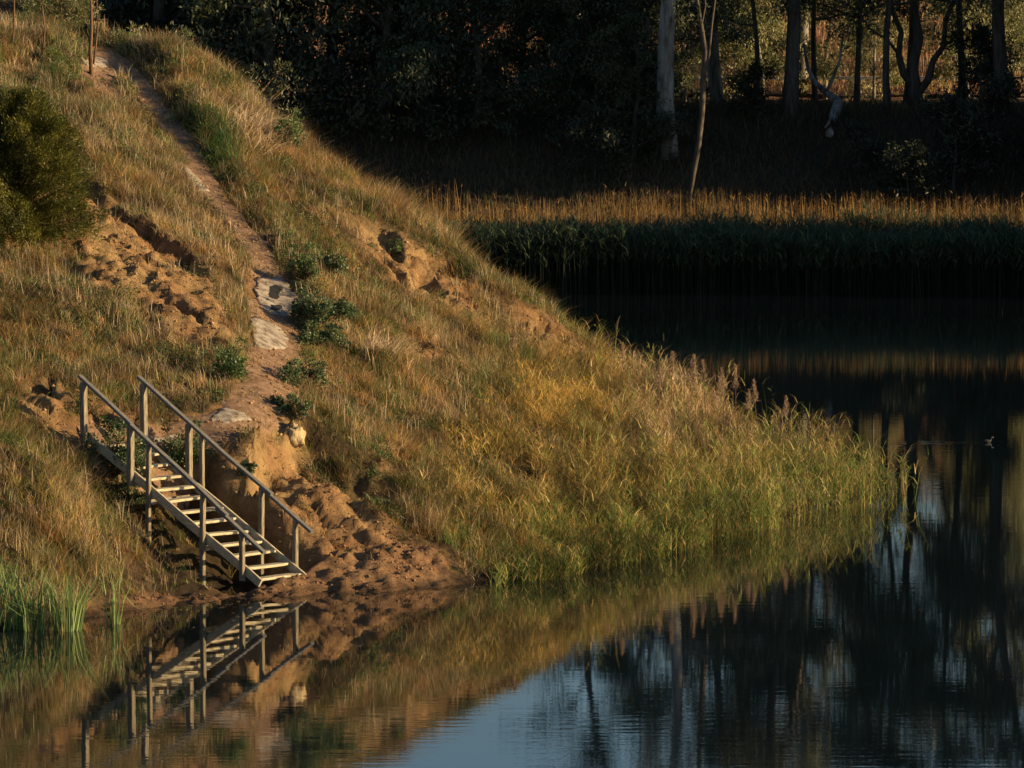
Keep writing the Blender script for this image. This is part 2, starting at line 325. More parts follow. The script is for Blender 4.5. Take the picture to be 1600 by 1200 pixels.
def slab(poly, label, seed, lift=.062, nm='stone_slab', mt=None, cat='stone slab', gp='pale stone slabs in the path'):
    pp = hits(poly); cx_, cy_ = pp.mean(0); rr = np.random.default_rng(seed); nA = 44; nR = 8; V = []
    ang = np.arange(nA)/nA*2*math.pi; R_ = []
    for a in ang:
        # radial reach of the polygon
        ts = np.arange(.02, 6, .02); X = cx_+np.cos(a)*ts; Y = cy_+np.sin(a)*ts; ins = inpoly(pp, X, Y); R_.append(ts[max(0, np.argmin(ins)-1)])
    R_ = np.array(R_)*(.9+.25*(fbm(np.cos(ang)*3+seed, np.sin(ang)*3)-.5)+.16*rr.random(nA)-.08)
    for k_, f_ in enumerate(list(np.linspace(0, 1, nR))+[1.0]):
        X = cx_+np.cos(ang)*R_*f_; Y = cy_+np.sin(ang)*R_*f_; Z = ground(X, Y)+(lift*(1-.45*f_**4)+.03*(fbm(X*5, Y*5)-.5) if k_ < nR else -.05)
        V.append(np.stack([X, Y, Z], -1))
    V = np.concatenate(V); q = [[k_*nA+j, (k_+1)*nA+j, (k_+1)*nA+(j+1) % nA, k_*nA+(j+1) % nA] for k_ in range(nR) for j in range(nA)]
    o = link(nm, npmesh(nm, V, q, np.full(len(q), 4)), mt or M['slab']); return tag(o, label, cat, gp)
slab([(392, 430), (440, 432), (470, 468), (468, 494), (435, 500), (400, 486)], 'pale grey stone slab with dark puddle stains, halfway up the path', 1)
slab([(390, 494), (425, 503), (458, 530), (448, 552), (400, 548), (386, 520)], 'pale grey stone slab just below the dark stained one on the path', 2)
slab([(256, 232), (286, 256), (332, 302), (306, 312), (270, 275)], 'narrow cracked grey stone strip along the left edge of the upper path', 3)
slab([(345, 640), (385, 648), (400, 662), (350, 670), (322, 660)], 'flat grey stone slab where the path turns towards the stair', 4)
slab([(120, 88), (150, 85), (178, 98), (168, 108), (130, 105)], 'pale stone slab at the top of the path beside the thin sapling', 5)
slab([(225, 684), (275, 680), (285, 692), (240, 700)], 'small grey stone slab behind the top right handrail of the stair', 6)
# dark puddles lying on the stained slab
puddle_m, t_, b_ = mat('puddle'); b_.inputs['Base Color'].default_value = (.03, .028, .02, 1); b_.inputs['Roughness'].default_value = .55; b_.inputs['Specular IOR Level'].default_value = .15
slab([(418, 447), (440, 445), (447, 455), (438, 466), (440, 476), (420, 478), (414, 466)], 'larger dark puddle lying on the stained stone slab', 11, .074, 'puddle', puddle_m, 'puddle', None)
slab([(418, 480), (438, 478), (448, 486), (436, 492), (422, 490)], 'smaller dark puddle on the lower end of the stained stone slab', 12, .074, 'puddle', puddle_m, 'puddle', None)
# pale clay lump at the edge of the eroded bank
def lump(px, py, d, sx, sy, sz, name, label, m_, seed, cat):
    b0 = np.append(hit(px, py), 0); b0[2] = ground(b0[:1], b0[1:2])[0]
    u = np.linspace(0, 2*math.pi, 28, endpoint=False); v = np.linspace(-1.2, math.pi/2, 16); U, Vv = np.meshgrid(u, v, indexing='ij')
    x = np.cos(U)*np.cos(Vv); y = np.sin(U)*np.cos(Vv); z = np.sin(Vv); f_ = 1+1.3*(fbm(x*2+seed, y*2+z*2)-.5)+.3*(fbm(x*6+seed, z*6+y*3)-.5)
    V = np.stack([b0[0]+x*sx*f_, b0[1]+y*sy*f_, b0[2]+z*sz*f_+.05], -1); nu, nv = U.shape; ii = np.arange(nu*nv).reshape(nu, nv)
    q = np.stack([ii[:, :-1], np.roll(ii, -1, 0)[:, :-1], np.roll(ii, -1, 0)[:, 1:], ii[:, 1:]], -1).reshape(-1, 4)
    o = link(name, npmesh(name, V.reshape(-1, 3), q, np.full(len(q), 4)), m_); return tag(o, label, cat)
lump(460, 688, 98, .19, .16, .2, 'clay_lump', 'pale yellow clay lump sticking out of the eroded bank below the path', M['clay'], 3, 'clay lump')

# ------------------------------------------------------------------ lake, far bank
def sheet(name, x0, x1, y0, y1, z, m_):
    me = npmesh(name, [(x0, y0, z), (x1, y0, z), (x1, y1, z), (x0, y1, z)], [0, 1, 2, 3], [4]); return link(name, me, m_)
tag(sheet('water', -300, 400, -60, 260, 0, M['water']), kind='structure')
fx = np.concatenate([[-900, -500, -300, -200, -120], np.arange(-80, 90, .6), [120, 200, 300, 500, 900]])
fy = np.concatenate([np.arange(172, 186, 1.), np.arange(186, 240, .45), np.arange(240, 330, 3), [360, 420, 600, 1000, 2000, 4000]])
FX, FY = np.meshgrid(fx, fy, indexing='ij')
def farz(x, y):
    y = y+.14*np.clip(x-18, 0, 90)
    z = -1.2+ss(186, 188.5, y)*.7+ss(188, 193, y)*.8+ss(194, 210.5, y)*5.3+ss(236, 268, y)*7.2+ss(268, 330, y)*6
    return z+(fbm(x*.25, y*.25)-.5)*.9*ss(190, 200, y)*(1-.75*ss(208, 212, y))+(fbm(x*1.2, y*1.2)-.5)*.25*ss(190, 200, y)
FZ = farz(FX, FY); nx, ny = FX.shape; idx = np.arange(nx*ny).reshape(nx, ny)
Q = np.stack([idx[:-1, :-1], idx[1:, :-1], idx[1:, 1:], idx[:-1, 1:]], -1).reshape(-1, 4)
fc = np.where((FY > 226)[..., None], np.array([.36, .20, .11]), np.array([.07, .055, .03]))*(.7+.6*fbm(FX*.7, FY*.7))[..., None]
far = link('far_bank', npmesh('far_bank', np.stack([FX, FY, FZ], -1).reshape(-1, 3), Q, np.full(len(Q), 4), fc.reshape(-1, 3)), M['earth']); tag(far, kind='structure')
def strip(name, y0, y1, lift, m_):
    x = np.arange(-80, 90, 1.2); V = []
    for yy in (y0, (y0+y1)/2, y1): V.append(np.stack([x, np.full(len(x), yy), 6.35+lift+0*x], -1))
    V = np.concatenate(V); k_ = len(x); q = [[r*k_+i, r*k_+i+1, (r+1)*k_+i+1, (r+1)*k_+i] for r in (0, 1) for i in range(k_-1)]
    return link(name, npmesh(name, V, q, np.full(len(q), 4)), m_)
tag(strip('road', 228.5, 235, 0, M['road']), kind='structure'); tag(strip('road_marking', 234.3, 234.6, .03, M['line']), kind='structure')

# ------------------------------------------------------------------ staircase
def boxv(c0, ax, ay, az, m_):                              # box with half-axis vectors
    V = [c0+sx*ax+sy*ay+sz*az for sx in (-1, 1) for sy in (-1, 1) for sz in (-1, 1)]
    q = [[0, 1, 3, 2], [4, 6, 7, 5], [0, 4, 5, 1], [2, 3, 7, 6], [0, 2, 6, 4], [1, 5, 7, 3]]
    return np.array(V), q
stair = bpy.data.objects.new('wooden_stair', None); C.objects.link(stair); stair.location = tuple(LT(0))
tag(stair, 'weathered timber stair with open treads and two handrails going down to the water', 'stair')
bpy.context.view_layer.update()
def beam(name, a, b_, wd, ht, side, m_):
    """board from a to b; local X runs along it so the grain follows; its centre is the line a-b"""
    a = np.array(a, float); b_ = np.array(b_, float); d = b_-a; L = np.linalg.norm(d); d /= L
    s = np.array(side, float); s -= d*np.dot(s, d); s /= np.linalg.norm(s); u = np.cross(d, s)
    nseg = max(2, int(L/.25)); V = []; rr = random.Random(hash(round(a[0]*100+b_[2]*37)))
    ph = [rr.uniform(-.5, .5) for _ in range(4)]; bw = .008
    for i in range(nseg+1):
        x = L*i/nseg; o1 = .006*math.sin(x*2+ph[0]*9); o2 = .006*math.sin(x*2.7+ph[1]*9)
        f_ = .97 if i in (0, nseg) else 1
        for (p_, q_) in [(-1, -1), (1, -1), (1, 1), (-1, 1)]:
            # chamfered corner: two verts
            cx_ = p_*wd/2*f_; cy_ = q_*ht/2*f_
            V.append((x, cx_-p_*bw*(0 if p_*q_ > 0 else 1)+o1, cy_-q_*bw*(1 if p_*q_ > 0 else 0)+o2)); V.append((x, cx_-p_*bw*(1 if p_*q_ > 0 else 0)+o1, cy_-q_*bw*(0 if p_*q_ > 0 else 1)+o2))
    L_ = []; Z_ = []
    for i in range(nseg):
        for j in range(8): L_ += [i*8+j, i*8+(j+1) % 8, (i+1)*8+(j+1) % 8, (i+1)*8+j]; Z_.append(4)
    L_ += list(range(8))[::-1]; Z_.append(8); L_ += [nseg*8+j for j in range(8)]; Z_.append(8)
    me = npmesh(name, V, L_, Z_, smooth=False); o = link(name, me, m_, stair)
    from mathutils import Matrix
    mw = Matrix(((d[0], s[0], u[0], a[0]), (d[1], s[1], u[1], a[1]), (d[2], s[2], u[2], a[2]), (0, 0, 0, 1)))
    o.matrix_parent_inverse = Matrix.Identity(4); o.matrix_basis = stair.matrix_world.inverted() @ mw; return o
W3 = np.append(WID, 0); UP = np.array([0, 0, 1.0]); R3 = np.append(RUN, 0)
for k_ in range(NST):
    c0 = LT(k_)-R3*.10+UP*(-.01+random.uniform(-.008, .008)); tl = W3*(random.uniform(-.004, .012))
    beam('tread', c0+W3*.03+tl, c0+W3*(SW-.03)+UP*random.uniform(-.015, .015), .21, .045, R3, M['tread'])
for off in (0, SW):
    beam('stringer', LT(-.1)+W3*off-UP*.05, LT(13.4)+W3*off-UP*.05, .045, .15, W3, M['tread'])
def leftrail(t_): return .62+(.9-.62)*t_/13.5
def rightrail(t_): return .82+(.93-.82)*t_/13
def post(t_, off, hr, down, wd=.09, nm='post'):
    b0 = LT(t_)+W3*(off+(-.07 if off == 0 else .07)); zt = b0[2]+hr(t_)-.03
    g = ground(b0[:1], b0[1:2])[0]; zb = min(b0[2]-.22, b0[2]-.22) if not down else g-.25
    beam(nm, np.array([b0[0], b0[1], zb]), np.array([b0[0], b0[1], zt]), wd, wd, R3, M['wood'])
for t_, dn, w_ in ((13.35, 0, .1), (9.7, 0, .1), (8.3, 1, .075), (4.1, 1, .08), (1.1, 0, .08)): post(t_, 0, leftrail, dn, w_)
for t_, dn, w_ in ((12.6, 0, .1), (9.0, 0, .1), (8.0, 1, .07), (3.4, 1, .08), (.75, 0, .08)): post(t_, SW, rightrail, dn, w_)
def rail(t0, t1, off, hr, dz=0):
    o_ = -.07 if off == 0 else .07
    beam('handrail', LT(t0)+W3*(off+o_)+UP*(hr(t0)+dz), LT(t1)+W3*(off+o_)+UP*(hr(t1)+dz), .10, .05, W3, M['rail'])
rail(13.7, 9.6, 0, leftrail, .012); rail(9.8, 2.2, 0, leftrail); rail(3.0, -.6, 0, leftrail, -.05)
rail(13.0, 8.8, SW, rightrail, .012); rail(9.1, 2.6, SW, rightrail); rail(3.4, -.5, SW, rightrail, -.03)
for t_ in (8.3, 4.1): beam('crossbeam', LT(t_)-W3*.12-UP*.24, LT(t_)+W3*(SW+.12)-UP*.24, .045, .09, R3, M['wood'])

# ------------------------------------------------------------------ grass on the hill (nobody could count it)
def mixcol(pal, n, rng, v=.3):
    pal = np.array(pal); return pal[rng.integers(0, len(pal), n)]*(1-v+2*v*rng.random(n))[:, None]
bareG = bare
def zonecol(p, rng):
    x, y = proj(p); n = len(p)
    pal = np.array([[.50, .38, .22], [.45, .29, .16], [.42, .23, .075], [.36, .26, .07], [.19, .20, .055], [.06, .15, .04], [.36, .22, .105]])
    w_ = np.zeros((n, 7)); f1 = fbm(p[:, 0]*.8, p[:, 1]*.8); f2 = fbm(p[:, 0]*2.2+30, p[:, 1]*2.2)
    w_[:, 0] = 1+1.2*ss(600, 300, y)*ss(460, 200, x)+1.5*ss(560, 700, x)*ss(600, 400, y)
    w_[:, 1] = 1.3*ss(950, 500, x)
    w_[:, 2] = .8+1.5*ss(.45, .6, f1)+1.6*np.exp(-((x-560)/130)**2-((y-560)/110)**2)
    w_[:, 3] = .7+1.8*ss(700, 850, x)*ss(560, 680, y)+1.2*ss(230, 120, x)*ss(600, 700, y)
    w_[:, 4] = .7+4.5*ss(.45, .6, f2)+1.8*ss(760, 900, x)*ss(620, 760, y)+1.2*ss(350, 250, x)*ss(560, 650, y)
    w_[:, 5] = .15+2.2*ss(.5, .66, f2)
    w_[:, 6] = .8
    # green verge to the right of the path
    D_, S_, T_ = seg(PT, p[:, 0], p[:, 1]); verge = np.exp(-(np.clip(D_-.5, 0, None)/.8)**2)*(S_ > 0)*ss(240, 210, x)
    vg = 5*verge*ss(700, 560, y)*ss(.35, .6, fbm(p[:, 0]*1.2+4, p[:, 1]*.8))+np.exp(-((x-338)/30)**4-((y-232)/42)**4)*45+np.exp(-((x-480)/40)**2-((y-400)/60)**2)*3
    w_[:, 5] += vg; w_[:, 4] += vg*.5
    w_ /= w_.sum(1)[:, None]; cw = np.cumsum(w_, 1); r = rng.random(n)[:, None]; k = (r > cw).sum(1).clip(0, 6)
    f3 = fbm(p[:, 0]*1.3+70, p[:, 1]*1.3); c_ = pal[k]*((0.6+.6*rng.random(n))*(.62+.7*ss(.3, .68, f3)))[:, None]; return c_
def scatter(nt, x0, x1, y0, y1, rng):
    x = rng.uniform(x0, x1, nt); y = rng.uniform(y0, y1, nt); return x, y
def make_grass():
    rng = np.random.default_rng(5)
    x, y = scatter(150000, -12.3, 8.3, 88.5, 128, rng); z = ground(x, y); p = np.stack([x, y, z], -1); px, py = proj(p)
    bv = samp(bareG, x, y)+samp(gully, x, y)*.75; dens = .35+1.1*fbm(x*1.1+7, y*1.1)
    ok = (z > .06+.1*rng.random(len(x))) & (px > -90) & (px < 1420) & (rng.random(len(x)) < (1-np.minimum(bv, 1)*np.where(samp(path, x, y) > .3, .985, .93))*dens)
    # nearer the shore by the stair: bare sand
    ok &= ~((z < .55) & (px > 130) & (px < 720) & (rng.random(len(x)) < .82))
    p = p[ok]; nT = len(p); tc_ = zonecol(p, rng); px, py = proj(p)
    tuf = ss(.35, .65, fbm(p[:, 0]*2.4+3, p[:, 1]*2.4)); hgt = (.07+.11*tuf+.15*ss(.4, .65, fbm(p[:, 0]*.7+3, p[:, 1]*.7)))*(.6+.8*rng.random(nT)); sil = ss(520, 700, px)*ss(700, 560, py)
    hgt = hgt*(1+.7*sil)*(1+.1*np.exp(-(np.clip(seg(PT, p[:, 0], p[:, 1])[0]-.8, 0, None)/.5)**2)*(seg(PT, p[:, 0], p[:, 1])[1] > 0))*(1-.45*samp(bareG, p[:, 0], p[:, 1]))
    wa = (fbm(p[:, 0]*1.1+11, p[:, 1]*1.1)-.5)*22; wm = .03+.26*ss(.3, .7, fbm(p[:, 0]*1.7, p[:, 1]*1.7+31)); lx = np.cos(wa)*wm+rng.normal(0, .1, nT); ly = np.sin(wa)*wm+rng.normal(0, .1, nT)
    nb_ = 15; P_ = np.repeat(p, nb_, 0); n_ = len(P_)
    sp_ = .055*np.repeat(.6+.8*rng.random(nT), nb_)
    P_[:, 0] += rng.normal(0, 1, n_)*sp_; P_[:, 1] += rng.normal(0, 1, n_)*sp_; P_[:, 2] = ground(P_[:, 0], P_[:, 1])-.02
    h_ = np.repeat(hgt, nb_)*(.45+.75*rng.random(n_)); lean = np.repeat(lx, nb_)*h_*2.0+rng.normal(0, .58, n_)*h_; leany = np.repeat(ly, nb_)*h_*1.8+rng.normal(0, .58, n_)*h_
    col = np.repeat(tc_, nb_, 0)*(.45+1.0*rng.random(n_)**1.3)[:, None]
    print('grass blades', n_)
    ok2 = rng.random(n_) < .9; P_ = P_[ok2]; h_ = h_[ok2]; lean = lean[ok2]; leany = leany[ok2]; col = col[ok2]; n_ = len(P_)
    # seed stalks standing above the rest, and fallen straw
    ks = rng.random(nT) < .55; q = p[ks]; nk = len(q); sx = ss(.42, .62, fbm(q[:, 0]*.6+50, q[:, 1]*.6)); q = q[rng.random(nk) < .06+.5*sx]; q = np.repeat(q, 2, 0); nk = len(q); q[:, :2] += rng.normal(0, .06, (nk, 2))
    hs = rng.uniform(.2, .42, nk)*(1+.35*np.repeat(0, nk))*(1-.3*samp(bareG, q[:, 0], q[:, 1])); P_ = np.concatenate([P_, q]); h_ = np.concatenate([h_, hs]); lean = np.concatenate([lean, rng.normal(-.05, .22, nk)*hs]); leany = np.concatenate([leany, rng.normal(0, .2, nk)*hs])
    col = np.concatenate([col, mixcol([(.55, .42, .28), (.48, .33, .2), (.5, .4, .22)], nk, rng)]); n_ = len(P_)
    fs = p[rng.random(nT) < .16]; nf_ = len(fs); P_ = np.concatenate([P_, fs+np.array([0, 0, .12])]); h_ = np.concatenate([h_, rng.uniform(-.1, .12, nf_)]); lean = np.concatenate([lean, rng.normal(0, .4, nf_)]); leany = np.concatenate([leany, rng.normal(0, .2, nf_)]); col = np.concatenate([col, mixcol([(.6, .46, .28), (.4, .28, .15)], nf_, rng)]); n_ = len(P_)
    V, L, Z, K = blades(P_, h_, (.004+.009*rng.random(n_)**2), lean, leany, col)
    # low green herbs among the grass
    hv = fbm(p[:, 0]*1.9+90, p[:, 1]*1.9); vd = seg(PT, p[:, 0], p[:, 1]); vg_ = np.exp(-(np.clip(vd[0]-.6, 0, None)/.35)**2)*(vd[1] > 0)
    hq = p[rng.random(nT) < .16*ss(.52, .68, hv)+.10*vg_]; nq = len(hq)*34; q = np.repeat(hq, 34, 0); q[:, :2] += rng.normal(0, .085, (nq, 2)); q[:, 2] = ground(q[:, 0], q[:, 1])+rng.random(nq)*.16*np.repeat(.5+rng.random(len(hq)), 34)
    dq = rng.normal(size=(nq, 3)); dq[:, 2] = np.abs(dq[:, 2])*.8+.1; dq /= np.linalg.norm(dq, axis=1)[:, None]
    hc = np.repeat(mixcol([(.07, .12, .035), (.10, .15, .04), (.06, .09, .04), (.14, .15, .05)], len(hq), rng), 34, 0)*(.6+.8*rng.random(nq))[:, None]
    V, L, Z, K = merge([(V, L, Z, K), diamonds(q, dq, rng.uniform(.03, .08, nq), rng.uniform(.015, .03, nq), hc, rng)]); print('herbs', nq)
    o = link('hill_grass', npmesh('hill_grass', V, L, Z, K, smooth=False), M['grass']); tag(o, 'dry tan and olive grass covering the hillside', 'grass', kind='stuff')
make_grass()
def reed_parts(p, h, rng, stemc, leafc, nl=7, ll=(.18, .38), lw=.013, sw=.008, lean=.12, droop=.5, fmin=.18):
    """stems with diagonal leaves"""
    n = len(p); lx = rng.normal(-.02, lean, n)*h; ly = rng.normal(0, lean, n)*h
    parts = [blades(p, h, np.full(n, sw)*(.7+.6*rng.random(n)), lx, ly, stemc)]
    P_ = np.repeat(p, nl, 0); H_ = np.repeat(h, nl); m_ = len(P_); f = fmin+(.98-fmin)*rng.random(m_)
    bl = np.where(f < .6, f/.6*.32, .32+(f-.6)/.4*.68)
    q = P_.copy(); q[:, 0] += np.repeat(lx, nl)*bl; q[:, 1] += np.repeat(ly, nl)*bl; q[:, 2] += H_*f
    a = rng.random(m_)*2*math.pi; l_ = rng.uniform(ll[0], ll[1], m_); up = rng.uniform(.15, 1.0, m_)-droop*.3
    parts.append(blades(q, l_*up, lw*(.6+.8*rng.random(m_)), np.cos(a)*l_*.75, np.sin(a)*l_*.75, leafc(q, f)))
    return parts
def make_spit_reeds():
    rng = np.random.default_rng(8); x, y = scatter(90000, -2.5, 8.6, 95, 121, rng); z = ground(x, y); p = np.stack([x, y, z], -1)
    p0 = p.copy(); p0[:, 2] = np.maximum(p0[:, 2], 0); px, py = proj(p0)
    edge = ss(690, 860, px+(fbm(x*.9, y*.9)-.5)*260)*ss(520, 680, py+(px-1000)*.0)
    ok = (z > -.28-.1*rng.random(len(x))) & (rng.random(len(x)) < edge*(.1+1.2*ss(.3, .7, fbm(x*1.3, y*1.3)))*.7) & (px < 1425)
    ok &= (rng.random(len(x)) < np.interp(px+(fbm(x*1.2+3, y*1.2)-.5)*180, [1000, 1180, 1290, 1370, 1430], [1, .75, .42, .12, .01]))
    p = p[ok]; px = px[ok]; py = py[ok]; n = len(p); print('spit reeds', n); p[:, 2] = np.maximum(p[:, 2], -.1)
    h = (np.interp(px, [700, 850, 1000, 1150, 1300, 1420], [.4, .48, .5, .78, .95, .72])*(.5+.7*rng.random(n))*(.45+1.1*fbm(p[:, 0]*1.5, p[:, 1]*1.5)))
    hcol = .32+.98*ss(.3, .7, fbm(p[:, 0]*2.1+5, p[:, 1]*1.4+60))*(.7+.5*rng.random(n))
    back = ss(770, 690, py+(px-1100)*-.05)*ss(900, 1050, px)*ss(1350, 1250, px)
    front = ss(765, 850, py+(px-1000)*.18)
    gold = ss(760, 650, py)*ss(1000, 900, px)
    def lc(q, f):
        m_ = len(q); r = rng.random(m_)[:, None]; bk = np.repeat(back, m_//n)[:, None]; gd = np.repeat(gold, m_//n)[:, None]
        g = mixcol([(.15, .17, .035), (.09, .12, .03), (.30, .21, .055), (.21, .18, .045), (.42, .27, .09), (.48, .33, .15), (.30, .18, .06)], m_, rng)
        b_ = mixcol([(.46, .33, .22), (.50, .38, .25), (.38, .25, .16)], m_, rng); o_ = mixcol([(.46, .29, .07), (.40, .22, .06), (.34, .26, .07)], m_, rng)
        out = np.where(r < bk*.6, b_, g); out = np.where((rng.random(m_)[:, None] < gd*.6), o_, out); out = np.where(rng.random(m_)[:, None] < np.repeat(front, m_//n)[:, None]*.6, mixcol([(.11, .16, .035), (.16, .20, .045), (.08, .12, .03)], m_, rng), out); hc_ = np.repeat(hcol, m_//n)[:, None]; return out*hc_*(.55+.45*(np.zeros(m_)+(1 if f is None else 1)))[:, None]*1.25
    sc_ = lc(p, None)
    pr = reed_parts(p, h, rng, sc_, lc, nl=8, ll=(.15, .38), lw=.0115, sw=.007, lean=.2)
    # single taller stalks, loosest at the tip
    m_ = 1500; tx = rng.uniform(1.0, 8.9, m_); ty = rng.uniform(97, 117, m_); tz = ground(tx, ty); q = np.stack([tx, ty, np.maximum(tz, -.1)], -1); qx, qy = proj(q)
    ok = (tz > -.6) & (qx > 880) & (qx < 1440) & (qy > np.interp(qx, [880, 1440], [560, 745])) & (qy < np.interp(qx, [880, 1200, 1440], [880, 835, 800])) & (rng.random(m_) < np.interp(qx, [900, 1250, 1370, 1440], [.25, .8, .4, .04])); q = q[ok]; m_ = len(q); print('stalks', m_)
    hs = rng.uniform(.7, 1.35, m_)*np.interp(q[:, 0], [1, 5, 8.9], [.75, 1.05, .75]); cl = lambda a_, f: mixcol([(.22, .26, .055), (.34, .29, .08), (.48, .36, .15), (.14, .19, .04)], len(a_), rng)
    pr += reed_parts(q, hs, rng, cl(q, None), cl, nl=9, ll=(.18, .42), lw=.019, sw=.010, lean=.17)
    V, L, Z, K = merge(pr)
    o = link('shore_reeds', npmesh('shore_reeds', V, L, Z, K, smooth=False), M['grass']); tag(o, 'yellow green reeds covering the low spit and standing in the water', 'reeds', kind='stuff')
make_spit_reeds()
def far_reeds():
    rng = np.random.default_rng(9); xw = rng.uniform(-14, 34, 17000); yw = 188.2+rng.random(17000)*(3.6+2.6*(fbm(xw*.22+8, xw*0)-.5)+1.8*(fbm(xw*.9, xw*0+4)-.5)); z = farz(xw, yw); p = np.stack([xw, yw, np.maximum(z, -.1)], -1)
    h = (2.05+1.3*(fbm(xw*.5, yw*.5)-.5))*(.8+.3*rng.random(len(p))); n = len(p)
    V, L, Z, K = merge(reed_parts(p, h, rng, mixcol([(.02, .03, .015), (.03, .035, .02)], n, rng), lambda q, f: mixcol([(.045, .08, .045), (.065, .10, .05), (.10, .115, .06)], len(q), rng), nl=9, ll=(.3, .6), lw=.035, sw=.02, lean=.09, fmin=.5))  # stems coloured near black to paint the shade low in the reeds
    o = link('far_green_reeds', npmesh('far_green_reeds', V, L, Z, K, smooth=False), M['grass']); tag(o, 'dark green reeds standing in the water along the far shore', 'reeds', kind='stuff')
    xw = rng.uniform(-16, 40, 34000); yw = rng.uniform(191.4, 197.5, 34000); ok = rng.random(34000) < .15+1.1*ss(.3, .65, fbm(xw*.7, yw*.7)); xw = xw[ok]; yw = yw[ok]; z = farz(xw, yw); p = np.stack([xw, yw, z], -1); n = len(p)
    h = (2.45+1.2*(fbm(xw*.45, yw*.45)-.5))*(.58+.56*rng.random(n))-(z-.2)*.5
    V, L, Z, K = merge(reed_parts(p, h, rng, mixcol([(.34, .18, .06), (.26, .13, .05), (.38, .23, .085), (.22, .17, .06)], n, rng, .5)*(.75+.65*ss(.3, .7, fbm(xw*.3+40, yw*.2)))[:, None], lambda q, f: mixcol([(.34, .19, .06), (.22, .15, .05), (.36, .23, .09)], len(q), rng), nl=2, ll=(.15, .3), lw=.022, sw=.022, lean=.05))
    o = link('far_golden_reeds', npmesh('far_golden_reeds', V, L, Z, K, smooth=False), M['grass']); tag(o, 'band of sunlit orange dry reeds behind the dark green ones', 'reeds', kind='stuff')
    nG = 60000; xw = rng.uniform(-30, 24, nG); yw = rng.uniform(196, 214, nG); z = farz(xw, yw); ok = rng.random(nG) < .2+1.2*fbm(xw*.6, yw*.6); p = np.stack([xw, yw, z], -1)[ok]; n = len(p)
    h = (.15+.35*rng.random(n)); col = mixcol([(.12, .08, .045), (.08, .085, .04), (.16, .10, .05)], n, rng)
    V, L, Z, K = blades(p, h, np.full(n, .03), rng.normal(0, .2, n), rng.normal(0, .2, n), col)
    o = link('bank_grass', npmesh('bank_grass', V, L, Z, K, smooth=False), M['grass']); tag(o, 'rough shaded grass on the far bank', 'grass', kind='stuff')
    nG = 60000; xw = rng.uniform(-30, 30, nG); yw = rng.uniform(236, 285, nG); z = farz(xw, yw); p = np.stack([xw, yw, z], -1); n = len(p)
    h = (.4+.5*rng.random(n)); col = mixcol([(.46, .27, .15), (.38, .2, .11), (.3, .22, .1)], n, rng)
    V, L, Z, K = blades(p, h, np.full(n, .05), rng.normal(0, .2, n), rng.normal(0, .2, n), col)
    o = link('field_grass', npmesh('field_grass', V, L, Z, K, smooth=False), M['grass']); tag(o, 'sunlit orange dry grass on the slope behind the trees', 'grass', kind='stuff')
far_reeds()

# ------------------------------------------------------------------ trees
def skeleton(rng, H, r0, lean, nlimb, first, spread, wig=.05, kinks=9, upbias=.6):
    tr = []; p = np.array([0., 0, -.3]); ph = rng.uniform(0, 6, 4)
    for i in range(kinks+1):
        f = i/kinks; tr.append(np.array([lean[0]*f*H+wig*H*math.sin(f*5+ph[0])*f, lean[1]*f*H+wig*H*math.sin(f*4+ph[1])*f, -.3+f*(H+.3)]))
    rad = [r0*(1-.82*(i/kinks))*(1.25 if i == 0 else 1) for i in range(kinks+1)]
    limbs = [(tr, rad)]; tips = [tr[-1]]
    for k in range(nlimb):
        f = first+(1-first)*(k+rng.random())/nlimb; i = min(int(f*kinks), kinks-1); u = f*kinks-i; s = tr[i]*(1-u)+tr[i+1]*u; rs = r0*(1-.82*f)*.62
        a = rng.random()*6.283; L = spread*(1.15-.6*f)*rng.uniform(.6, 1.15); d = np.array([math.cos(a), math.sin(a), upbias*rng.uniform(.4, 1.4)]); d /= np.linalg.norm(d)
        pts = [s]; q = s.copy(); dd = d.copy()
        for j in range(5):
            dd = dd+rng.normal(0, .22, 3)+np.array([0, 0, .05]); dd /= np.linalg.norm(dd); q = q+dd*L/5; pts.append(q.copy())
        limbs.append((pts, [rs*(1-.16*j) for j in range(6)])); tips.append(q)
        for j in (2, 3, 4, 5):
            for _ in range(2):
                e = dd+rng.normal(0, .7, 3); e /= np.linalg.norm(e); l2 = L*rng.uniform(.2, .45); t2 = pts[j]+e*l2; mid = pts[j]+e*l2*.5+rng.normal(0, .08*l2, 3)
                limbs.append(([pts[j], mid, t2], [rs*.4, rs*.25, rs*.08])); tips.append(t2); tips.append(mid)
    return limbs, tips
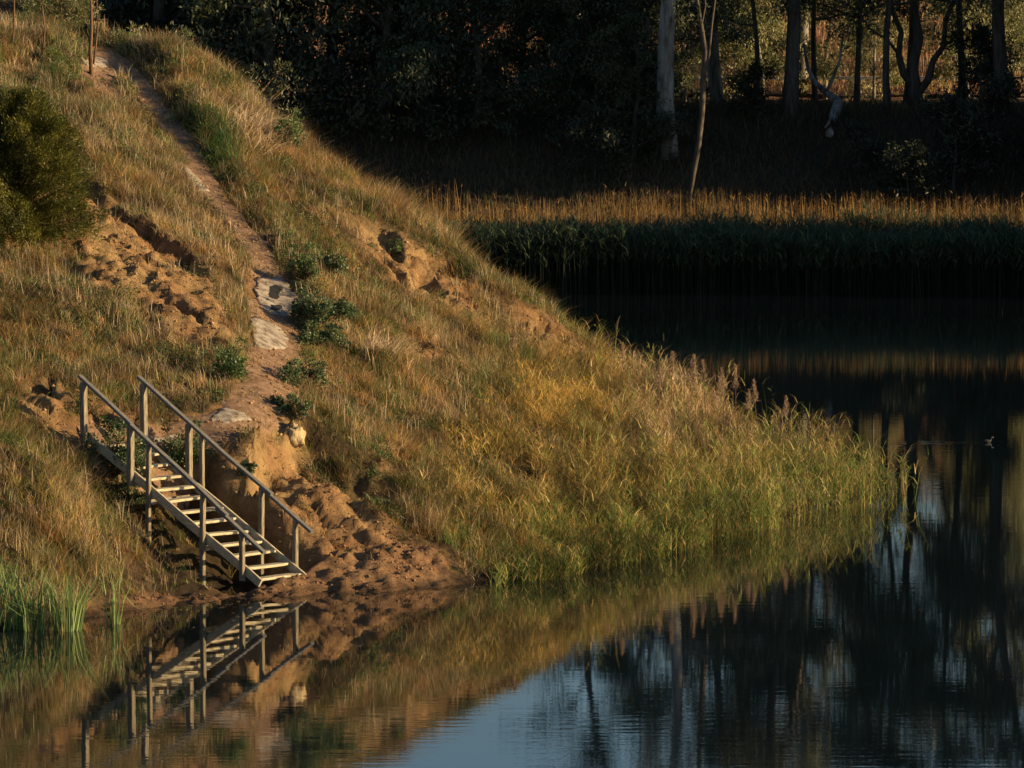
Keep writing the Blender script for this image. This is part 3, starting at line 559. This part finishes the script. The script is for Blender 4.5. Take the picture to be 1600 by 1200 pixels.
def tree_meshes(seed, H, r0, lean, nlimb, first, spread, nleaf, ll, lw, cols, crad, hang=.7, bark='bark_pale', skirt=False, upbias=.6, wig=.055):
    rng = np.random.default_rng(seed); limbs, tips = skeleton(rng, H, r0, lean, nlimb, first, spread, wig=wig, upbias=upbias)
    parts = [tube(p, r, 9 if i == 0 else 5) for i, (p, r) in enumerate(limbs)]
    V, L, Z, K = merge(parts); tm = npmesh('trunk', V, L, Z); tm.materials.append(M[bark])
    tips = np.array(tips)
    if skirt:                                          # dense tree whose foliage reaches down to the ground
        nn = skirt; a = rng.random(nn)*6.28; hh = rng.random(nn)**1.1*H; rr_ = spread*np.sqrt(rng.random(nn))*(1.05-.75*(hh/H)**1.5)
        tips = np.concatenate([tips, np.stack([np.cos(a)*rr_, np.sin(a)*rr_, hh], -1)])
    ntip = len(tips); w_ = rng.random(ntip)**1.5+.15; w_ /= w_.sum(); k = rng.choice(ntip, nleaf, p=w_)
    off = rng.normal(size=(nleaf, 3)); off *= (crad*rng.random(nleaf)**.5)[:, None]/(np.linalg.norm(off, axis=1)[:, None]+1e-9)*(.5+rng.random(ntip)[k])[:, None]; off[:, 2] *= .75
    p = tips[k]+off; p[:, 2] = np.maximum(p[:, 2], .05)
    d = rng.normal(size=(nleaf, 3)); d[:, 2] -= hang*1.5; d /= np.linalg.norm(d, axis=1)[:, None]
    cc = np.array(cols); cl = cc[rng.integers(0, len(cc), ntip)]*(.7+.6*rng.random(ntip))[:, None]
    col = cl[k]*(.75+.5*rng.random(nleaf))[:, None]
    V, L, Z, K = diamonds(p, d, ll*(.6+.8*rng.random(nleaf)), lw*(.6+.8*rng.random(nleaf)), col, rng)
    cm = npmesh('crown', V, L, Z, K, smooth=False); cm.materials.append(M['leaf']); return tm, cm
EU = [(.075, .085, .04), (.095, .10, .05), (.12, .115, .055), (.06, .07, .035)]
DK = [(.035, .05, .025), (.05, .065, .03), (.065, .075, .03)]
LT_ = [(.21, .20, .085), (.28, .25, .11), (.16, .18, .065)]  # leaf colours raised to put extra sunlight on the rear gums
TM = {}
TM['gum_a'] = tree_meshes(21, 19, .36, (-.02, 0), 15, .33, 5.5, 16500, .25, .06, EU, .8)
TM['gum_b'] = tree_meshes(22, 21, .24, (.03, .01), 13, .3, 4.6, 13000, .25, .06, EU, .75)
TM['gum_c'] = tree_meshes(23, 17, .30, (.0, .02), 14, .25, 5, 14000, .25, .06, EU, .75, bark='bark_dark')
TM['thin'] = tree_meshes(24, 13, .12, (.04, 0), 12, .25, 3.4, 12000, .24, .055, EU, .7, bark='bark_dark', wig=.06)
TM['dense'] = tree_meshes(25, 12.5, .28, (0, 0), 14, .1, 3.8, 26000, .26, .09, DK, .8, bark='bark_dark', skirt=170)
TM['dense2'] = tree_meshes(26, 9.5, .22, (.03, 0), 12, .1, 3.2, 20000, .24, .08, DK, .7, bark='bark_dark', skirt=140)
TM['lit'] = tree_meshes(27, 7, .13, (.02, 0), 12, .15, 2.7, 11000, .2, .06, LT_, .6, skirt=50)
TM['scrub'] = tree_meshes(28, 2.3, .05, (0, 0), 9, .1, 1.3, 4500, .16, .05, [(.03, .038, .02), (.042, .05, .023)], .35, bark='bark_dark', skirt=25, hang=-.3)
TM['shade'] = tree_meshes(29, 19, .4, (0, 0), 16, .1, 6.5, 17000, .75, .4, DK, 1.4, bark='bark_dark', skirt=160)
used = {}
def place(kind, name, x, y, z, rot, sc, label, group, cat='tree', szc=None):
    r = bpy.data.objects.new(name, None); C.objects.link(r); r.location = (x, y, z); r.rotation_euler = (0, 0, rot); r.scale = (sc, sc, szc or sc)
    tag(r, label, cat, group)
    if kind not in used:
        tm, cm = TM[kind]; a = bpy.data.objects.new('trunk' if kind != 'scrub' else 'stems', tm); b_ = bpy.data.objects.new('crown', cm); used[kind] = (a, b_)
    else: a, b_ = (o.copy() for o in used[kind])
    for o in (a, b_): C.objects.link(o); o.parent = r
    return r
def pl(kind, name, px, d, rot, sc, label, group=None, cat='tree', szc=None):
    x = (px-800)/F*d; z = float(farz(np.array([x]), np.array([float(d)]))[0])-.15
    return place(kind, name, x, d, z, rot, sc, label, group, cat, szc)
pl('gum_a', 'gum_tree', 1043, 205, .4, 1, 'thick pale gum trunk with peeling bark, leftmost big trunk on the far bank')
pl('gum_b', 'gum_tree', 1122, 214, 1.9, 1, 'pale slender gum trunk just right of the bent brown sapling')
pl('gum_c', 'gum_tree', 1232, 208, 3.1, 1, 'thick dark trunk in front of a sunlit white one on the far bank')
pl('gum_b', 'gum_tree', 1249, 231, 4.3, 1.05, 'sunlit white gum trunk right behind the thick dark trunk')
pl('gum_b', 'gum_tree', 1109, 232, 5.3, 1.05, 'sunlit white gum trunk between the bent sapling and the slender pale trunk')
pl('thin', 'gum_tree', 1337, 211, .9, 1.0, 'thin dark trunk standing alone right of the fallen limb')
pl('thin', 'gum_tree', 1388, 209, 2.4, 1.15, 'thin dark trunk just left of the many stemmed tree')
pl('gum_c', 'gum_tree', 1420, 216, 2.2, .8, 'straight dark trunk behind the many stemmed tree on the far bank')
pl('thin', 'gum_tree', 1502, 212, 4.4, 1.2, 'thin trunk right of the many stemmed tree on the far bank')
pl('thin', 'gum_tree', 1180, 210, 5.4, .9, 'slim dark trunk between the slender pale trunk and the thick dark one')
pl('thin', 'gum_tree', 1275, 213, 3.6, .95, 'slim dark trunk just right of the thick dark one on the far bank')
pl('thin', 'gum_tree', 1010, 208, 2.9, .9, 'slim dark trunk just left of the thick pale gum')
pl('gum_c', 'gum_tree', 1566, 208, 5.0, .95, 'dark trunk nearest the right edge of the picture')
pl('gum_b', 'gum_tree', 925, 213, .9, .9, 'slender gum rising from the dark thicket left of the thick pale trunk')
pl('gum_a', 'gum_tree', 1650, 214, 2.0, 1.1, 'tall gum tree reaching in from beyond the right edge')
for i, (px, d, s) in enumerate([(330, 214, 1), (425, 207, 1.0), (520, 213, .95), (600, 207, .8), (680, 214, .72), (745, 207, .66), (820, 213, .66), (890, 207, .56), (965, 212, .55), (240, 209, 1.1), (150, 214, 1.1), (1010, 218, .55), (930, 206, .5), (990, 205, .42)]):
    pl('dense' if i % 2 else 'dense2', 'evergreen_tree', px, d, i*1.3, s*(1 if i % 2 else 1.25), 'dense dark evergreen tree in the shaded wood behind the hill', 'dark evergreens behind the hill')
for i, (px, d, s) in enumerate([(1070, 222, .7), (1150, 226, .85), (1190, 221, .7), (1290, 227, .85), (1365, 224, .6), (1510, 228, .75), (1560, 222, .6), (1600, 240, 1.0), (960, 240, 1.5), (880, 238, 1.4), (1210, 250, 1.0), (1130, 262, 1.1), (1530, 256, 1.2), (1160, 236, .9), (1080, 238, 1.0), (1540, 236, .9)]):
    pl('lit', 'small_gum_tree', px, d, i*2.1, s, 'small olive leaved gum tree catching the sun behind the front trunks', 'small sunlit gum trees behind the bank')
for i, (px, d, s) in enumerate([(1290, 290, .8), (1180, 292, .8), (1640, 262, .9)]):
    pl('gum_a' if i % 2 else 'gum_c', 'gum_tree', px, d, i*1.7+.5, s*.9, 'tall gum tree rising on the sunlit slope behind the road', 'tall gums on the slope behind the road')
for i, (px, d, s) in enumerate([(1490, 202, 1.3), (1420, 200, 1.0), (1560, 204, 1.2),  (1180, 208, .8), (930, 203, 1.0), (1340, 203, .8), (1530, 209, 1.2), (1010, 207, 1.1)]):
    pl('scrub', 'bush', px, d, i*1.1, s, 'low dark bush on the shaded slope of the far bank', 'low bushes on the far bank', 'bush')
# unseen trees added beyond the frame to cast shade on the far bank
for i, (x, d, s) in enumerate([(31, 208, 1.12), (23, 202.5, .62), (26, 209, .66), (29, 204, .64), (34, 211, .7), (36, 204, .68), (43, 206, .74), (50, 211, .78), (58, 205, .8), (68, 211, .85)]):
    d = d-.14*(x-18); z = float(farz(np.array([float(x)]), np.array([float(d)]))[0])-.2
    place('shade', 'evergreen_tree', x, d, z, i, s, 'broad dark evergreen added beyond the right edge to shade the far bank', 'added shade trees beyond the right edge')
for i, (x, d, s) in enumerate([(22, 188.6, .26), (26, 188.4, .34), (31, 188.6, .42), (37, 188.4, .5), (44, 188.2, .6)]):  # unseen bushes added by the water so their shade covers the green reeds
    place('shade', 'shade_bush', x, d-.14*(x-18), 0, i*2, s, 'dark bush added beyond the right edge to shade the reeds', 'added shade bushes beyond the right edge', 'bush')
# bent brown sapling, dead limb
def pxline(l, d): return [P(a, b_, d+(dd[0] if dd else 0)) for a, b_, *dd in l]
def stemthing(name, lines, label, cat, m_, group=None, leaves=None, rng=RNG):
    pts0 = np.array(lines[0][0]); base = pts0[0]
    parts = [tube(np.array(p)-base, r, 8) for p, r in lines]; V, L, Z, K = merge(parts)
    r = bpy.data.objects.new(name, None); C.objects.link(r); r.location = tuple(base); tag(r, label, cat, group)
    link('trunk', npmesh('trunk', V, L, Z), M[m_], r)
    if leaves:
        cen, rad, n_, ll, lw, cols = leaves; cen = np.array(cen)-base; k = rng.integers(0, len(cen), n_); o = rng.normal(size=(n_, 3))*rad
        d = rng.normal(size=(n_, 3)); d[:, 2] -= .6; d /= np.linalg.norm(d, axis=1)[:, None]
        V, L, Z, K = diamonds(cen[k]+o, d, ll*(.6+.8*rng.random(n_)), lw*(.6+.8*rng.random(n_)), mixcol(cols, n_, rng), rng)
        link('crown', npmesh('crown', V, L, Z, K, smooth=False), M['leaf'], r)
    return r
s1 = pxline([(1076, 318), (1084, 270), (1092, 225), (1097, 175), (1099, 120), (1102, 80), (1096, 40), (1088, -10)], 200.5)
s2 = pxline([(1099, 120), (1108, 85), (1112, 40), (1120, -20)], 200.5); s3 = pxline([(1102, 90), (1094, 50), (1102, 10), (1098, -60)], 200.5)
stemthing('sapling', [(s1, [.07, .085, .09, .1, .1, .08, .07, .05]), (s2, [.05, .045, .04, .03]), (s3, [.05, .04, .03, .02])], 'bent brown sapling leaning up out of the orange reeds', 'sapling', 'bark_dark', leaves=(pxline([(1090, -40), (1120, -50), (1100, -90), (1080, 10)], 200.5), .45, 900, .2, .05, EU))
m1 = pxline([(1432, 165), (1430, 140), (1426, 105), (1436, 60), (1428, 10), (1420, -60), (1424, -150)], 210); m2 = pxline([(1430, 140), (1412, 115), (1404, 85), (1408, 50), (1390, 5), (1380, -60)], 210); m3 = pxline([(1431, 150), (1450, 125), (1458, 95), (1474, 72), (1478, 30), (1500, -20), (1510, -90)], 210); m4 = pxline([(1404, 85), (1385, 60), (1362, 48), (1340, 20)], 210); m5 = pxline([(1474, 72), (1492, 60), (1500, 40)], 210)
stemthing('gum_tree', [(m1, [.3, .24, .2, .17, .15, .12, .06]), (m2, [.16, .14, .12, .1, .08, .05]), (m3, [.18, .14, .12, .1, .09, .07, .04]), (m4, [.06, .05, .035, .02]), (m5, [.06, .04, .02])], 'many stemmed dark gum with curving limbs on the far bank', 'tree', 'bark_dark', leaves=(pxline([(1424, -150), (1380, -60), (1510, -90), (1340, 20), (1500, 30), (1450, -120), (1400, -180), (1360, -30), (1480, -160), (1550, -60), (1440, -220), (1500, -200)], 210), .7, 9000, .25, .06, EU))
f1 = pxline([(1296, 208), (1304, 180, 2), (1310, 160, 5), (1292, 145, 6.5), (1272, 128, 7), (1262, 105, 7.5), (1256, 70, 8)], 203); f2 = pxline([(1291, 145), (1302, 120), (1312, 95), (1318, 50)], 209.5); f3 = pxline([(1304, 180), (1297, 190), (1289, 200)], 205)
stemthing('dead_tree', [(f1, [.16, .2, .19, .13, .1, .07, .05]), (f2, [.07, .06, .05, .03]), (f3, [.1, .07, .04])], 'bleached forked dead limb lying down the top of the far bank', 'dead tree', 'bark_pale')

# ------------------------------------------------------------------ plants on the hill
def clods():
    rng = np.random.default_rng(51); x = rng.uniform(-12, 3, 160000); y = rng.uniform(90, 121, 160000); b_ = np.maximum(samp(dirtS, x, y), samp(path, x, y)*.42); z = ground(x, y)+.03*(samp(path, x, y) > .5)
    ok = (b_ > .4) & (rng.random(len(x)) < .5*ss(.35, .65, fbm(x*2, y*2))+.15) & (z > .02); x, y, z = x[ok], y[ok], z[ok]; n_ = len(x)
    o6 = np.array([(1, 0, 0), (0, 1, 0), (-1, 0, 0), (0, -1, 0), (0, 0, .8), (0, 0, -.6)]); f8 = np.array([(0, 1, 4), (1, 2, 4), (2, 3, 4), (3, 0, 4), (1, 0, 5), (2, 1, 5), (3, 2, 5), (0, 3, 5)])
    sz = .008+.035*rng.random(n_)**4; V = o6[None]*sz[:, None, None]*rng.uniform(.6, 1.4, (n_, 6, 3)); a = rng.random(n_)*6.28; ca, sa = np.cos(a)[:, None], np.sin(a)[:, None]
    V = np.stack([V[..., 0]*ca-V[..., 1]*sa+x[:, None], V[..., 0]*sa+V[..., 1]*ca+y[:, None], V[..., 2]+z[:, None]+.004], -1)
    L = (np.arange(n_)[:, None, None]*6+f8[None]).ravel(); col = np.stack([samp(EC[..., k_], x, y) for k_ in range(3)], -1)*rng.uniform(.6, 1.35, (n_, 1)); print('clods', n_)
    tag(link('loose_clods', npmesh('loose_clods', V.reshape(-1, 3), L, np.full(n_*8, 3), np.repeat(col, 6, 0), smooth=False), M['grass']), 'loose crumbs of earth and small stones on the eroded banks', 'earth crumbs', kind='stuff')
clods()
def hp(px, py):
    q = hit(px, py, GZ); return np.array([q[0], q[1], ground(q[:1], q[1:2])[0]])
def gp(px, d):
    x = (px-800)/F*d; return np.array([x, d, ground(np.array([x]), np.array([float(d)]))[0]])
def shrub(px, py, w_, h_, n_, ll, lw, cols, label, seed, cat='shrub', name='shrub', group=None, nc=40, up=.6, base=None):
    rng = np.random.default_rng(seed); b0 = hp(px, py) if base is None else base
    r = bpy.data.objects.new(name, None); C.objects.link(r); r.location = tuple(b0); tag(r, label, cat, group)
    a = rng.random(nc)*6.283; v = rng.random(nc)**.7; rr_ = np.sqrt(rng.random(nc))*.85; f_ = np.sqrt(1-(rr_)**2*.9)
    lobes = rng.normal(size=(5, 2))*w_*.27; ls = rng.uniform(.35, .8, 5); li = rng.integers(0, 5, nc)
    cen = np.stack([lobes[li, 0]+np.cos(a)*rr_*w_*.5*ls[li], lobes[li, 1]+np.sin(a)*rr_*w_*.5*ls[li], h_*f_*(.12+.85*v)*(ls[li]/.65)*rng.uniform(.7, 1.25, nc)], -1)
    st = [tube([np.array([0, 0, -.08]), c_*np.array([.35, .35, .5]), c_], [.014*h_+.004, .009*h_+.003, .003], 4) for c_ in cen]
    V, L, Z, K = merge(st); link('stems', npmesh('stems', V, L, Z), M['bark_brown'], r)
    k = rng.integers(0, nc, n_); crad = .14*(w_+h_)/2*(.6+.8*rng.random(nc)); o = rng.normal(size=(n_, 3)); o *= (crad[k]*rng.random(n_)**.4/np.linalg.norm(o, axis=1))[:, None]
    p = cen[k]+o; p[:, 2] = np.maximum(p[:, 2], .01); d = o/(np.linalg.norm(o, axis=1)[:, None]+1e-9)+rng.normal(size=(n_, 3))*.6; d[:, 2] += up; d /= np.linalg.norm(d, axis=1)[:, None]
    cc = np.array(cols)[rng.integers(0, len(cols), nc)]*(.75+.5*rng.random(nc))[:, None]
    V, L, Z, K = diamonds(p, d, ll*(.6+.8*rng.random(n_)), lw*(.6+.8*rng.random(n_)), cc[k]*(.75+.5*rng.random(n_))[:, None], rng)
    link('foliage', npmesh('foliage', V, L, Z, K, smooth=False), M['leaf'], r); return r
GREY = [(.07, .115, .045), (.10, .14, .06), (.05, .085, .035), (.12, .14, .05)]; GRN = [(.08, .13, .035), (.11, .16, .05), (.06, .10, .03)]
shrub(500, 500, 1.0, .5, 4200, .05, .03, GREY, 'grey green leafy shrub beside the stained slab, upper of the pair', 1, nc=50)
shrub(517, 545, 1.1, .42, 4000, .05, .03, GREY, 'grey green leafy shrub right of the path, lower of the pair', 2, nc=50)
shrub(478, 608, .8, .5, 3000, .05, .03, GREY, 'small grey green shrub at the right bend of the path', 3)
shrub(440, 637, .42, .22, 900, .04, .028, GREY, 'tiny grey green cushion plant at the path edge above the clay lump', 4, nc=14)
shrub(470, 660, .5, .3, 1000, .04, .028, GREY, 'small grey plant just above the pale clay lump', 5, nc=14)
shrub(352, 595, .8, .6, 2500, .05, .026, GRN, 'dark green weed clump left of the path above the stair', 6)
shrub(386, 755, .35, .25, 700, .045, .03, GREY, 'little green plant on the eroded bank behind the right handrail', 7, nc=12)
shrub(478, 440, .6, .6, 2200, .05, .02, GRN, 'dark green weeds in a strip right of the upper slab', 8)
shrub(515, 425, .6, .4, 1400, .05, .03, GREY, 'small grey weed in the dry grass right of the path', 9)
shrub(175, 745, .9, .8, 3500, .05, .03, GREY, 'dark leafy shrub under the top of the stair', 10)
shrub(280, 735, .8, .7, 2500, .05, .03, GREY, 'dark leafy shrub seen through the stair between the posts', 11)
shrub(205, 800, .8, .7, 2400, .05, .03, GREY, 'dark shrub in the shaded gully left of the middle of the stair', 17)
shrub(440, 165, .7, .9, 800, .06, .04, GRN, 'sprig of round green leaves on the hill edge against the dark wood', 12, up=.9, nc=16)
shrub(0, 0, 1.9, 2.1, 6500, .10, .022, [(.20, .18, .07), (.26, .22, .10), (.14, .16, .05)], 'pale willowy shrub rising behind the hill top right of the sapling', 13, nc=70, base=gp(240, 125.2))
shrub(96, 40, 1.8, 1.3, 5000, .10, .022, [(.17, .18, .06), (.22, .2, .09), (.12, .14, .04)], 'yellow green shrub behind the brown sapling at the hill top', 14, nc=60)
shrub(0, 0, 2.2, 2.2, 7000, .09, .03, [(.07, .08, .035), (.10, .10, .04)], 'dark green shrub on the far side of the hill crest', 15, nc=70, base=gp(330, 126))
shrub(610, 400, .5, .3, 900, .04, .02, GRN, 'small green tuft on the earth scar near the crest', 16, nc=12)
# feathery evergreen at the left edge
def juniper():
    rng = np.random.default_rng(77); b0 = hp(20, 372); b0[2] -= .1
    r = bpy.data.objects.new('juniper', None); C.objects.link(r); r.location = tuple(b0); tag(r, 'big feathery olive green evergreen bush at the left edge of the hillside', 'bush')
    H = 2.75; nS = 1500; a = rng.random(nS)*6.283; h = rng.random(nS)**.85*H; lob = 1+.28*np.sin(a*3+h*2)+.22*np.sin(a*5+h*4.5)+.16*np.sin(a*9-h*8)
    rad = 1.12*np.sqrt(np.clip(1-((h-1.0)/1.85)**2, .02, 1))*lob*(.55+.47*rng.random(nS)**.6)
    c_ = np.stack([np.cos(a)*rad, np.sin(a)*rad, h], -1); d0 = np.stack([np.cos(a), np.sin(a), .75+0*a], -1); d0 /= np.linalg.norm(d0, axis=1)[:, None]
    st = [tube([[0, 0, -.2], [.02, 0, 1.2], [0, .03, 2.4]], [.12, .09, .03], 8)]
    for i in range(0, nS, 6): st.append(tube([np.array([0, 0, c_[i, 2]*.45]), c_[i]*.55+np.array([0, 0, c_[i, 2]*.2]), c_[i]], [.025, .015, .005], 4))
    V, L, Z, K = merge(st); link('trunk', npmesh('trunk', V, L, Z), M['bark_brown'], r)
    per = 110; k = np.repeat(np.arange(nS), per); n_ = len(k); ln = rng.random(n_)*np.repeat(rng.uniform(.16, .4, nS), per)
    p = c_[k]+d0[k]*(ln-.14)[:, None]+rng.normal(size=(n_, 3))*(.075*(1-ln*1.6))[:, None]
    d = d0[k]+rng.normal(size=(n_, 3))*.45; d /= np.linalg.norm(d, axis=1)[:, None]
    cc = np.array([(.11, .11, .018), (.17, .155, .025), (.07, .08, .016), (.09, .09, .016)])[rng.integers(0, 4, nS)]*(.6+.7*rng.random(nS))[:, None]
    V, L, Z, K = diamonds(p, d, .07*(.6+.8*rng.random(n_)), .014*(.6+.8*rng.random(n_)), cc[k]*(.7+.6*rng.random(n_))[:, None], rng)
    link('foliage', npmesh('foliage', V, L, Z, K, smooth=False), M['leaf'], r)
juniper()
# saplings on the hill top
def hsap(pts, r_, label, extra=(), leaves=None):
    b0 = hp(*pts[0]); d = b0[1]; ln = [b0-np.array([0, 0, .1])]+[P(a, b_, d) for a, b_ in pts[1:]]
    lines = [(ln, list(np.linspace(r_, r_*.55, len(ln))))]
    for e in extra: q = [P(a, b_, d+.03) for a, b_ in e]; lines.append((q, list(np.linspace(r_*.5, r_*.15, len(q)))))
    stemthing('sapling', lines, label, 'sapling', 'bark_brown', leaves=leaves and ([P(a, b_, d) for a, b_ in leaves], .16, 500, .09, .02, [(.12, .13, .04), (.18, .17, .06)]))
hsap([(143, 120), (141, 80), (143, 40), (142, 0), (144, -60)], .045, 'brown sapling with two stems beside the path at the hill top', extra=[[(146, 100), (150, 70), (153, 40), (151, 0), (154, -50)], [(143, 30), (156, 32), (166, 30)], [(142, 62), (132, 50)]], leaves=[(140, -60), (155, -50), (120, -20)])
hsap([(18, 78), (22, 40), (22, 0), (24, -40)], .022, 'thin bare stem at the far left of the hill top', leaves=[(24, -30)])
hsap([(66, 85), (70, 45), (66, 10), (70, -40)], .02, 'thin bare stem between the left edge and the two stemmed sapling', leaves=[(70, -30)])
# straw heap fallen dry grass
def straw(px, py, label, seed, n_=900, w_=.7):
    rng = np.random.default_rng(seed); b0 = hp(px, py); q = np.tile(b0, (n_, 1)); q[:, 0] += rng.normal(0, w_*.45, n_); q[:, 1] += rng.normal(0, w_*.7, n_); q[:, 2] = ground(q[:, 0], q[:, 1])+rng.random(n_)*.22
    lx = rng.normal(.18, .28, n_); V, L, Z, K = blades(q-b0, rng.uniform(-.05, .42, n_), np.full(n_, .014), lx*1.5, rng.normal(0, .25, n_), mixcol([(.72, .55, .36), (.6, .44, .26)], n_, rng))
    o = link('dry_tussock', npmesh('dry_tussock', V, L, Z, K, smooth=False), M['grass']); o.location = tuple(b0); tag(o, label, 'grass tussock')
straw(400, 215, 'fallen pale straw tussock near the crest right of the green patch', 1)
straw(600, 560, 'flattened straw heap in the middle of the slope', 2, 260, .5)
# bulrush clumps in the shallows, left
def bul(px, py, n_, h, w_, label, seed):
    rng = np.random.default_rng(seed); d = 90000/(py+20); b0 = P(px, py, d); b0[2] = 0; a = rng.random(n_)*6.28; r_ = np.sqrt(rng.random(n_))*w_/2
    q = np.stack([np.cos(a)*r_, np.sin(a)*r_, 0*a-.15], -1); hh = h*(.45+.6*rng.random(n_))+.15
    lx = np.cos(a)*r_*1.2+rng.normal(0, .17, n_)*hh; ly = np.sin(a)*r_+rng.normal(0, .12, n_)*hh
    col = mixcol([(.16, .25, .08), (.22, .3, .11), (.3, .3, .12), (.12, .2, .06)], n_, rng); parts = [blades(q, hh, rng.uniform(.018, .032, n_), lx, ly, col)]
    m_ = n_//3; q2 = q[:m_]+np.stack([lx[:m_]*.6, ly[:m_]*.6, hh[:m_]*.78], -1); parts.append(blades(q2, -hh[:m_]*.3, np.full(m_, .016), lx[:m_]*2, ly[:m_]*2, col[:m_]))
    V, L, Z, K = merge(parts); o = link('bulrush_clump', npmesh('bulrush_clump', V, L, Z, K, smooth=False), M['grass']); o.location = tuple(b0); tag(o, label, 'bulrushes', 'bulrush clumps in the shallows')
bul(18, 985, 60, 1.2, .6, 'green bulrush clump at the left edge of the water', 1)
bul(55, 988, 46, 1.1, .4, 'green bulrush clump second from the left edge in the shallows', 2)
bul(105, 988, 60, 1.15, .45, 'broad arching bulrush clump third from the left edge', 3)
bul(178, 978, 20, 1.05, .2, 'thin lone bulrush clump below the stair, right of the others', 4)
bul(-30, 988, 60, 1.2, .8, 'bulrush clump cut by the left edge of the picture', 5)
# reed plumes on the back of the spit
def plume(px, py, top, i):
    rng = np.random.default_rng(300+i); b0 = hp(px, py); d = b0[1]; H = P(px, top, d)[2]-b0[2]; lx = rng.normal(0, .07)
    r = bpy.data.objects.new('plume_reed', None); C.objects.link(r); r.location = tuple(b0); tag(r, 'tall reed with a feathery brown seed head at the back of the spit', 'reed', 'plumed reeds at the back of the spit')
    V, L, Z, K = tube([[0, 0, -.05], [lx*.4, 0, H*.5], [lx, 0, H*.9]], [.008, .007, .004], 5); link('stem', npmesh('stem', V, L, Z), M['bark_brown'], r)
    n_ = 260; f = rng.random(n_); p = np.stack([lx*(.75+.3*f)+rng.normal(0, 1, n_)*.035*(1.15-f), rng.normal(0, 1, n_)*.035*(1.15-f), H*(.76+.25*f)], -1); dd = rng.normal(size=(n_, 3))*.5; dd[:, 2] += .7; dd /= np.linalg.norm(dd, axis=1)[:, None]
    V, L, Z, K = diamonds(p, dd, np.full(n_, .06), np.full(n_, .012), mixcol([(.34, .23, .15), (.26, .17, .11), (.42, .3, .2)], n_, rng), rng)
    link('seed_head', npmesh('seed_head', V, L, Z, K, smooth=False), M['grass'], r)
for i, (px, py, top) in enumerate([(974, 640, 538), (1048, 690, 552), (1030, 690, 575), (1088, 700, 556), (1104, 700, 566), (1075, 700, 585), (1133, 715, 578), (1150, 720, 572), (1118, 715, 592), (1186, 735, 596), (1168, 735, 612), (1225, 745, 622), (800, 600, 520), (455, 150, 135)][:13]): plume(px, py, top, i)

# ------------------------------------------------------------------ the bird
def bird():
    d = 90000/(692+20); b0 = P(1543, 692, d); b0[2] = 0
    r = bpy.data.objects.new('water_bird', None); C.objects.link(r); r.location = tuple(b0); r.rotation_euler = (0, 0, .25); r.scale = (.7, .7, .7); tag(r, 'small black water bird swimming alone on the dark lake at the right', 'bird')
    pts = [(-.17, 0, .045), (-.13, 0, .05), (-.06, 0, .045), (.02, 0, .04), (.09, 0, .05), (.115, 0, .09), (.12, 0, .135), (.13, 0, .165), (.15, 0, .168), (.168, 0, .165)]
    V, L, Z, K = tube(pts, [.008, .035, .062, .066, .045, .026, .02, .026, .022, .008], 12); link('body', npmesh('body', V, L, Z), M['feather'], r)
    V, L, Z, K = tube([(.162, 0, .166), (.19, 0, .158), (.205, 0, .154)], [.011, .007, .002], 8); link('beak', npmesh('beak', V, L, Z), M['beak'], r)
bird()
def debris():
    rng = np.random.default_rng(60); n_ = 420; px = rng.uniform(140, 760, n_); py = np.interp(px, [140, 400, 730], [966, 938, 916])+rng.exponential(9, n_); d = 90000/(py+20); x = (px-800)/F*d; q = np.stack([x, d*1.0, np.full(n_, .006)], -1)
    a = rng.random(n_)*6.28; dd = np.stack([np.cos(a), np.sin(a), 0*a], -1); side = np.stack([-np.sin(a), np.cos(a), 0*a], -1); ln = rng.uniform(.02, .09, n_)[:, None]; w_ = rng.uniform(.008, .02, n_)[:, None]
    V = np.stack([q, q+dd*ln*.5+side*w_, q+dd*ln, q+dd*ln*.5-side*w_], 1).reshape(-1, 3); V[:, 2] += rng.random(len(V))*.008
    tag(link('floating_litter', npmesh('floating_litter', V, np.arange(n_*4), np.full(n_, 4), np.repeat(mixcol([(.3, .2, .1), (.2, .12, .06), (.35, .3, .14)], n_, rng), 4, 0), smooth=False), M['grass']), 'fallen leaves and straw floating along the shore', 'leaf litter', kind='stuff')
debris()
print('done', len(bpy.data.objects))
